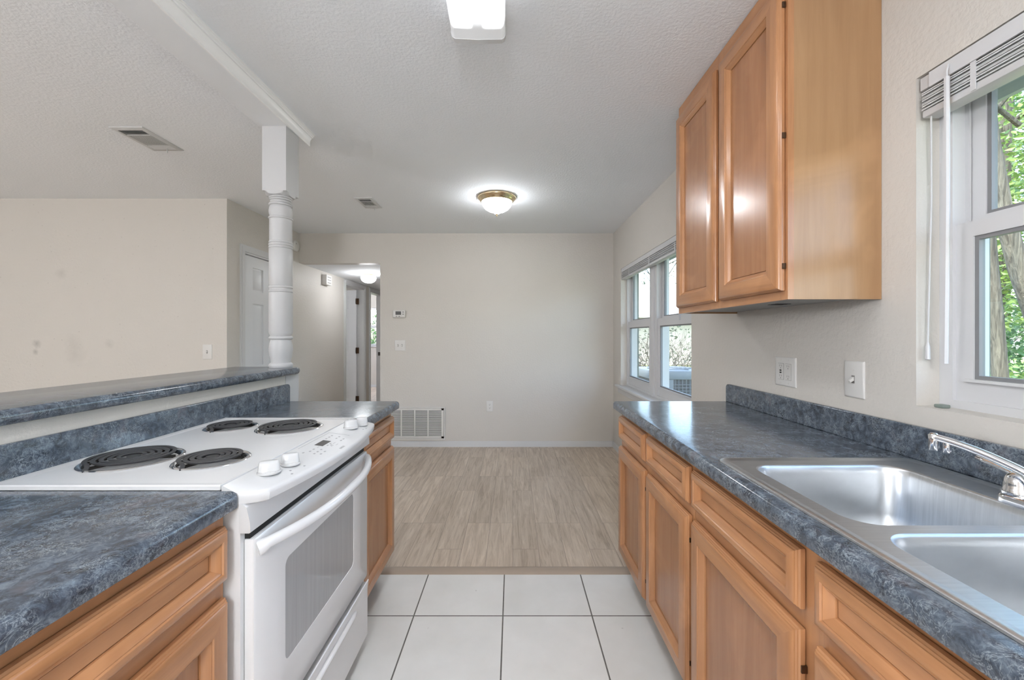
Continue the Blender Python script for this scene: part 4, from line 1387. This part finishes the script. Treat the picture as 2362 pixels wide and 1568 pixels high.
# return-air grille low on the far wall
gr = thing('return_grille', (-1.12, YF, 0.08), 'wide white return-air grille low on the far wall', 'vent grille')
gx0, gx1, gz0, gz1 = -1.470, -0.776, 0.082, 0.453
m1 = MB()
for (a, b, c_, d) in ((gx0, gx1, gz0, gz0 + 0.016), (gx0, gx1, gz1 - 0.012, gz1), (gx0, gx0 + 0.014, gz0 + 0.016, gz1 - 0.012), (gx1 - 0.010, gx1, gz0 + 0.016, gz1 - 0.012)):
    m1.box(a, b, YF - 0.014, YF, c_, d)
m1.build('outer_frame', M['grille_white'], gr)
m1 = MB()
fx0, fx1, fz0, fz1 = gx0 + 0.018, gx1 - 0.0135, gz0 + 0.0185, gz1 - 0.0145
for (a, b, c_, d) in ((fx0, fx1, fz0, fz0 + 0.020), (fx0, fx1, fz1 - 0.020, fz1), (fx0, fx0 + 0.026, fz0, fz1), (fx1 - 0.026, fx1, fz0, fz1)):
    m1.box(a, b, YF - 0.012, YF - 0.001, c_, d)
ncol = 4
w_ = (fx1 - fx0 - 0.052) / ncol
for k in range(1, ncol):
    xk = fx0 + 0.026 + k * w_
    m1.box(xk - 0.007, xk + 0.007, YF - 0.012, YF - 0.001, fz0 + 0.02, fz1 - 0.02)
m1.build('door_frame', M['grille_white'], gr)
m1 = MB(); m1.box(fx0 + 0.02, fx1 - 0.02, YF - 0.003, YF - 0.0005, fz0 + 0.015, fz1 - 0.015); m1.build('gap_shade_backing', M['dark_slot'], gr)  # dark sheet colours the louver gaps as if in shade
m1 = MB()
zz = fz0 + 0.022
while zz < fz1 - 0.028:
    m1.add([(fx0 + 0.026, YF - 0.011, zz + 0.001), (fx1 - 0.026, YF - 0.011, zz + 0.001), (fx1 - 0.026, YF - 0.004, zz + 0.0070), (fx0 + 0.026, YF - 0.004, zz + 0.0070),
            (fx0 + 0.026, YF - 0.0110, zz), (fx1 - 0.026, YF - 0.0110, zz), (fx1 - 0.026, YF - 0.003, zz + 0.0060), (fx0 + 0.026, YF - 0.003, zz + 0.0060)],
           [(0, 1, 2, 3), (4, 5, 6, 7), (0, 1, 5, 4), (3, 2, 6, 7)])
    zz += 0.0124
m1.build('louvers', M['grille_white'], gr)

# ================================================================== WALL PLATES AND DEVICES
def plate(c, facing, w, h, devices, label, name, cat, group=None):
    """wall plate; facing 'x' looks to -X, 'y' looks to -Y; devices: list of (offset, kind)"""
    t = thing(name, c, label, cat, group)
    def P(a, b, d):
        return (c[0] - d, c[1] - a, c[2] + b) if facing == 'x' else (c[0] + a, c[1] - d, c[2] + b)
    def bx(mbx, a0, a1, b0, b1, d0, d1, mat=0):
        v = [P(a0, b0, d0), P(a1, b0, d0), P(a1, b1, d0), P(a0, b1, d0), P(a0, b0, d1), P(a1, b0, d1), P(a1, b1, d1), P(a0, b1, d1)]
        mbx.add(v, [(0, 3, 2, 1), (4, 5, 6, 7), (0, 1, 5, 4), (1, 2, 6, 5), (2, 3, 7, 6), (3, 0, 4, 7)], mat)
    m1 = MB()
    rings = []
    for ins, d in ((0, 0.0), (0, 0.003), (0.002, 0.0055), (0.006, 0.0068)):
        rings.append([P(-w / 2 + ins, -h / 2 + ins, d), P(w / 2 - ins, -h / 2 + ins, d), P(w / 2 - ins, h / 2 - ins, d), P(-w / 2 + ins, h / 2 - ins, d)])
    m1.loft(rings)
    m1.build('cover_plate', M['plate'], t)
    F = 0.0068
    for off, kind in devices:
        if kind == 'toggle':
            m2 = MB(); bx(m2, off - 0.006, off + 0.006, -0.013, 0.013, F, F + 0.001); m2.build('toggle_slot', M['slot_grey'], t)
            m3 = MB()
            v = [P(off - 0.0045, -0.004, F), P(off + 0.0045, -0.004, F), P(off + 0.0045, 0.009, F), P(off - 0.0045, 0.009, F),
                 P(off - 0.0038, -0.011, F + 0.013), P(off + 0.0038, -0.011, F + 0.013), P(off + 0.0038, -0.004, F + 0.015), P(off - 0.0038, -0.004, F + 0.015)]
            m3.add(v, [(0, 3, 2, 1), (4, 5, 6, 7), (0, 1, 5, 4), (1, 2, 6, 5), (2, 3, 7, 6), (3, 0, 4, 7)])
            m3.build('toggle', M['plate'], t)
            sc2 = (-0.030, 0.030)
        elif kind == 'duplex':
            m2 = MB()
            for b in (-0.0195, 0.0195):
                pts = [P(off + 0.0165 * math.cos(2 * PI * k / 20), b + max(-0.0135, min(0.0135, 0.0165 * math.sin(2 * PI * k / 20))), F + 0.0015) for k in range(20)]
                pt0 = [P(off + 0.0165 * math.cos(2 * PI * k / 20), b + max(-0.0135, min(0.0135, 0.0165 * math.sin(2 * PI * k / 20))), F) for k in range(20)]
                m2.loft([pt0, pts])
            m2.build('receptacle', M['plate'], t)
            for b in (-0.0195, 0.0195):
                m3 = MB()
                bx(m3, off - 0.0070, off - 0.0050, b - 0.001, b + 0.008, F + 0.0014, F + 0.0018)
                bx(m3, off + 0.0050, off + 0.0070, b - 0.001, b + 0.008, F + 0.0014, F + 0.0018)
                bx(m3, off - 0.0025, off + 0.0025, b - 0.0095, b - 0.0050, F + 0.0014, F + 0.0018)
                m3.build('prong_slots', M['dark_slot'], t)
            sc2 = (0.0,)
        else:
            m2 = MB(); bx(m2, off - 0.0175, off + 0.0175, -0.0345, 0.0345, F - 0.0005, F + 0.0004, 1); bx(m2, off - 0.0165, off + 0.0165, -0.0335, 0.0335, F, F + 0.0016)
            m2.build('receptacle', [M['plate'], M['slot_grey']], t)
            for b in (-0.021, 0.021):
                m3 = MB()
                bx(m3, off - 0.0068, off - 0.0050, b - 0.001, b + 0.007, F + 0.0015, F + 0.0019)
                bx(m3, off + 0.0050, off + 0.0068, b - 0.001, b + 0.007, F + 0.0015, F + 0.0019)
                bx(m3, off - 0.0022, off + 0.0022, b - 0.009, b - 0.0050, F + 0.0015, F + 0.0019)
                m3.build('prong_slots', M['slot_grey'], t)
            if kind == 'gfci':
                for b in (0.0045, -0.0045):
                    m4 = MB(); bx(m4, off - 0.0050, off + 0.0050, b - 0.0028, b + 0.0028, F + 0.0014, F + 0.0030); m4.build('test_button', M['black'], t)
            sc2 = (-0.049, 0.049)
        for b in sc2:
            ms = MB()
            pts = lambda d: [P(off + 0.0028 * math.cos(2 * PI * k / 10), b + 0.0028 * math.sin(2 * PI * k / 10), d) for k in range(10)]
            ms.loft([pts(F - 0.0005), pts(F + 0.0008)])
            ms.build('screw', M['grille_white'], t)
    return t
plate((XR, 1.7145, 1.1155), 'x', 0.127, 0.122, [(-0.023, 'gfci'), (0.023, 'decora')], 'two-gang outlet plate with black test buttons under the wall cabinet', 'wall_outlet', 'outlet')
plate((XR, 1.3690, 1.1200), 'x', 0.078, 0.122, [(0, 'toggle')], 'single light switch on the wall beside the sink window', 'light_switch', 'light switch')
plate((-1.290, YF, 1.159), 'y', 0.121, 0.122, [(-0.023, 'toggle'), (0.023, 'toggle')], 'double light switch under the thermostat', 'light_switch', 'light switch')
plate((-0.265, YF, 0.463), 'y', 0.074, 0.120, [(0, 'duplex')], 'white duplex outlet low on the bare far wall', 'wall_outlet', 'outlet')
plate((-2.610, YL, 1.130), 'y', 0.081, 0.126, [(0, 'toggle')], 'single light switch on the living-room wall near its corner', 'light_switch', 'light switch')

th = thing('thermostat', (-1.297, YF, 1.47), 'white thermostat with grey display on the far wall', 'thermostat')
mb = MB(); mb.bbox(-1.369, -1.225, YF - 0.028, YF, 1.474, 1.562, r=0.010, seg=3); mb.build('housing', M['plate'], th, smooth=50)
mb = MB(); mb.box(-1.335, -1.272, YF - 0.0295, YF - 0.027, 1.507, 1.546); mb.build('display', M['lcd'], th)
mb = MB()
for (x, z) in ((-1.248, 1.538), (-1.248, 1.514), (-1.325, 1.490), (-1.292, 1.490)):
    mb.bbox(x - 0.008, x + 0.008, YF - 0.030, YF - 0.027, z - 0.005, z + 0.005, r=0.001, seg=1)
mb.build('buttons', M['slot_grey'], th)

ch = thing('door_chime', (XL, 5.29, 1.92), 'white box door chime high on the hall wall', 'door chime')
mb = MB(); mb.bbox(XL, XL + 0.062, 5.215, 5.37, 1.925, 2.055, r=0.004); mb.build('housing', M['plate'], ch)
mb = MB()
for z in (1.955, 1.99, 2.025):
    mb.box(XL + 0.0618, XL + 0.0626, 5.245, 5.34, z - 0.004, z + 0.004)
mb.build('grille_slots', M['slot_grey'], ch)
sd = thing('smoke_detector', (XL, 4.565, 2.275), 'round white smoke detector on the wall right of the post', 'smoke detector')
mb = MB(); mb.lathe([(0.062, 0.0), (0.062, 0.016), (0.055, 0.026), (0.030, 0.030), (0.002, 0.030)], (XL, 4.565, 2.275), 28, axis='x'); mb.build('housing', M['plate'], sd, smooth=50)
mb = MB(); mb.lathe([(0.006, 0.0295), (0.006, 0.0315), (0.001, 0.0318)], (XL, 4.545, 2.295), 12, axis='x'); mb.build('test_button', M['slot_grey'], sd)

# ================================================================== OUTSIDE
GZ = -0.15
struct(boxmesh('ground', M['grass'], [(T, 45, -12, 45, GZ - 0.2, GZ), (-20, T, 10.3, 45, GZ - 0.2, GZ)]), 'leaf-littered lawn outside')
struct(boxmesh('trim_6', M['soffit'], [(T + 0.002, 1.92, -3.0, 5.2, 2.24, 2.26), (1.92, 1.945, -3.0, 5.2, 2.20, 2.40)]), 'grey eave soffit outside the windows')

def leaves(mbx, centre, rad, count, size, rng, shell=0.0):
    cx_, cy_, cz_ = centre
    for _ in range(count):
        while True:
            p = Vector((rng.uniform(-1, 1), rng.uniform(-1, 1), rng.uniform(-1, 1)))
            l = p.length
            if shell < l < 1:
                break
        p = Vector((cx_ + p.x * rad[0], cy_ + p.y * rad[1], cz_ + p.z * rad[2]))
        a = Vector((rng.gauss(0, 1), rng.gauss(0, 1), rng.gauss(0, 0.6))).normalized()
        b = a.cross(Vector((rng.gauss(0, 1), rng.gauss(0, 1), rng.gauss(0, 1)))).normalized()
        s = size * rng.uniform(0.6, 1.3)
        fold = a.cross(b) * s * 0.12
        mbx.add([p - a * s * 0.5, p + b * s * 0.28 + fold, p + a * s * 0.5, p - b * s * 0.28 + fold], [(0, 1, 2, 3)])


def branchy(mbx, p, d, length, r, depth, rng, tips, bend=0.25):
    pts, q = [p.copy()], p.copy()
    dd = d.copy()
    n_ = 4
    for k in range(n_):
        dd = (dd + Vector((rng.uniform(-bend, bend), rng.uniform(-bend, bend), rng.uniform(-bend, bend) * 0.6))).normalized()
        q = q + dd * length / n_
        pts.append(q.copy())
    mbx.tube(pts, [r * (1 - 0.5 * i / n_) for i in range(n_ + 1)], 6 if r > 0.02 else 4)
    if depth == 0:
        tips.append(q); return
    for _ in range(rng.choice((2, 3))):
        k = rng.choice((2, 3, 4))
        nd = (dd + Vector((rng.uniform(-1, 1), rng.uniform(-1, 1), rng.uniform(-0.3, 0.8))) * 0.9).normalized()
        branchy(mbx, pts[k], nd, length * rng.uniform(0.55, 0.8), r * 0.5, depth - 1, rng, tips, bend)


def tree(name, base, top, r0, r1, crown, label, group, seed, leafmat, size=0.15, depth=2, limbs=5, low=0.55, bow=0.0):
    rng = random.Random(seed)
    t = thing(name, base, label, 'tree', group)
    m1 = MB()
    a, b = Vector(base), Vector(top)
    pts = []
    for k in range(9):
        s = k / 8
        p = a.lerp(b, s) + Vector((math.sin(s * 5 + seed), math.cos(s * 4 + seed), 0)) * 0.05 * math.sin(PI * s)
        p.x += bow * 4 * s * (1 - s)
        pts.append(p)
    m1.tube(pts, [r0 * (1.35 if k == 0 else 1) * (1 - k / 8) + r1 * k / 8 for k in range(9)], 14)
    tips = []
    for k in range(limbs):
        s = rng.uniform(low, 0.98)
        nd = Vector((rng.uniform(-1, 1), rng.uniform(-1, 1), rng.uniform(0.2, 0.8))).normalized()
        branchy(m1, a.lerp(b, s), nd, (b - a).length * 0.28, r1 * 0.5, depth, rng, tips)
    m1.build('trunk', M['bark'], t, smooth=60)
    m2 = MB()
    for (c_, rad, n_) in crown:
        leaves(m2, c_, rad, n_, size, rng)
    m2.build('foliage', M[leafmat], t, smooth=0, recalc=False)
    return t
G = 'trees outside the sink window'
tree('oak_tree', (5.96, 4.95, GZ), (5.62, 4.95, 6.0), 0.078, 0.05, [((5.7, 6.1, 4.7), (1.0, 0.9, 1.2), 1700)],
     'dark upright tree trunk at the edge of the sink window', G, 3, 'leaf', 0.10, 1, 2)
tree('oak_tree', (6.50, 4.50, GZ), (5.10, 4.50, 5.6), 0.10, 0.055, [((5.3, 3.6, 5.0), (1.2, 1.2, 1.0), 1200)],
     'leaning tree trunk seen through the upper pane of the sink window', G, 4, 'leaf', 0.10, 1, 2, bow=-0.353)
tree('oak_tree', (9.3, 7.9, GZ), (9.3, 7.7, 6.5), 0.16, 0.09, [((9.2, 7.7, 4.4), (1.9, 1.7, 2.4), 6500), ((9.0, 7.5, 2.2), (1.2, 1.1, 0.9), 1800)],
     'leafy tree filling the yard behind the two trunks', G, 5, 'leaf', 0.11, 1, 3)
tree('oak_tree', (13.8, 11.6, GZ), (13.9, 11.4, 8.5), 0.20, 0.10, [((13.8, 11.5, 4.8), (3.0, 2.6, 4.2), 6500)],
     'dark tree at the back of the yard, behind the leafy tree', G, 6, 'leaf_dark', 0.18)
tree('bare_tree', (4.55, 13.2, GZ), (4.55, 13.1, 5.2), 0.09, 0.045, [((4.7, 13.1, 3.6), (0.9, 0.9, 0.9), 220)],
     'thin nearly bare tree in front of the neighbouring house', 'trees outside the far window', 11, 'leaf_grey', 0.10, 3, 9, 0.35)
tree('bare_tree', (8.4, 18.0, GZ), (8.3, 17.9, 6.0), 0.10, 0.05, [((8.2, 17.9, 4.4), (1.0, 1.0, 1.1), 240)],
     'taller bare tree right of the thin tree, beside the neighbouring house', 'trees outside the far window', 12, 'leaf_grey', 0.10, 3, 9, 0.35)

def bush(base, rad, count, mat, label, seed, size=0.10, twigs=8, group='bushes in the yard'):
    rng = random.Random(seed)
    t = thing('bush', base, label, 'bush', group)
    m1 = MB(); tips = []
    for k in range(twigs):
        d = Vector((rng.uniform(-1, 1) * rad[0], rng.uniform(-1, 1) * rad[1], rad[2] * 1.1)).normalized()
        branchy(m1, Vector(base) + Vector((rng.uniform(-.2, .2), rng.uniform(-.2, .2), 0)), d, rad[2] * 0.9, 0.018, 3, rng, tips)
    m1.build('branches', M['twig'], t, smooth=60)
    m2 = MB(); leaves(m2, (base[0], base[1], base[2] + rad[2] * 0.95), rad, count, size, rng)
    m2.build('foliage', M[mat], t, smooth=0, recalc=False)
    return t
bush((3.05, 8.4, GZ), (0.85, 0.7, 1.0), 520, 'leaf_grey', 'twiggy half-bare shrub behind the air conditioner', 21, 0.075, 24)
bush((-4.5, 13.2, GZ), (1.6, 0.8, 1.5), 1500, 'leaf_dark', 'dark hedge bush outside the bedroom window', 26, 0.12)
bush((7.9, 6.3, GZ), (0.9, 0.6, 0.55), 1300, 'leaf', 'bright green bush at the foot of the yard trees', 22, 0.10)
bush((11.0, 9.3, GZ), (1.0, 0.9, 1.2), 1500, 'leaf_dark', 'dark bush at the back of the yard', 24, 0.14)

# air conditioner outside the far window
ac = thing('air_conditioner', (2.25, 5.85, GZ), 'grey-blue air-conditioning condenser outside the far window', 'air conditioner')
ax0, ax1, ay0, ay1, az1 = 1.85, 2.63, 5.45, 6.23, 0.80
mb = MB()
mb.box(ax0, ax1, ay0, ay1, GZ + 0.03, GZ + 0.10)
mb.bbox(ax0, ax1, ay0, ay1, az1 - 0.12, az1, r=0.012)
for (x, y) in ((ax0, ay0), (ax1 - 0.07, ay0), (ax0, ay1 - 0.07), (ax1 - 0.07, ay1 - 0.07)):
    mb.box(x, x + 0.07, y, y + 0.07, GZ + 0.10, az1 - 0.12)
mb.box(ax0 + 0.07, ax0 + 0.30, ay0 + 0.002, ay0 + 0.02, GZ + 0.10, az1 - 0.12)
mb.build('cabinet', M['ac_paint'], ac)
boxmesh('coil', M['ac_dark'], [(ax0 + 0.03, ax1 - 0.03, ay0 + 0.03, ay1 - 0.03, GZ + 0.10, az1 - 0.12)], ac)
mb = MB()
for k in range(16):
    z = GZ + 0.13 + k * 0.042
    mb.box(ax0 + 0.30, ax1 - 0.07, ay0 + 0.008, ay0 + 0.016, z, z + 0.006)
    mb.box(ax0 + 0.008, ax0 + 0.016, ay0 + 0.07, ay1 - 0.07, z, z + 0.006)
for k in range(9):
    x = ax0 + 0.32 + k * 0.05
    mb.box(x, x + 0.005, ay0 + 0.006, ay0 + 0.014, GZ + 0.10, az1 - 0.12)
mb.build('coil_guard', M['ac_paint'], ac)
mb = MB()
for k in range(5):
    r = 0.06 + k * 0.06
    mb.tube([(2.24 + r * math.cos(2 * PI * i / 32), 5.84 + r * math.sin(2 * PI * i / 32), az1 + 0.014) for i in range(33)], 0.004, 5)
for k in range(6):
    t = 2 * PI * k / 6
    mb.tube([(2.24 + 0.05 * math.cos(t), 5.84 + 0.05 * math.sin(t), az1 + 0.016), (2.24 + 0.32 * math.cos(t), 5.84 + 0.32 * math.sin(t), az1 + 0.004)], 0.005, 5)
mb.build('fan_guard', M['ac_paint'], ac)

# neighbouring house
nh = thing('neighbour_house', (9, 23, GZ), 'pale single-storey house seen beyond the far window', 'house')
boxmesh('wall', M['stucco'], [(2.5, 17, 20, 27, GZ, 2.30)], nh)
mb = MB(); mb.prism([(19.4, 2.28), (27.6, 2.28), (23.5, 3.75)], 'x', 1.9, 17.6); mb.build('roof', M['shingle'], nh)
boxmesh('gutter', M['soffit'], [(1.9, 17.6, 19.30, 19.42, 2.14, 2.28)], nh)
for x in (4.0, 11.5, 14.6):
    boxmesh('window', M['ac_dark'], [(x, x + 1.1, 19.97, 20.0, 0.8, 1.9)], nh)
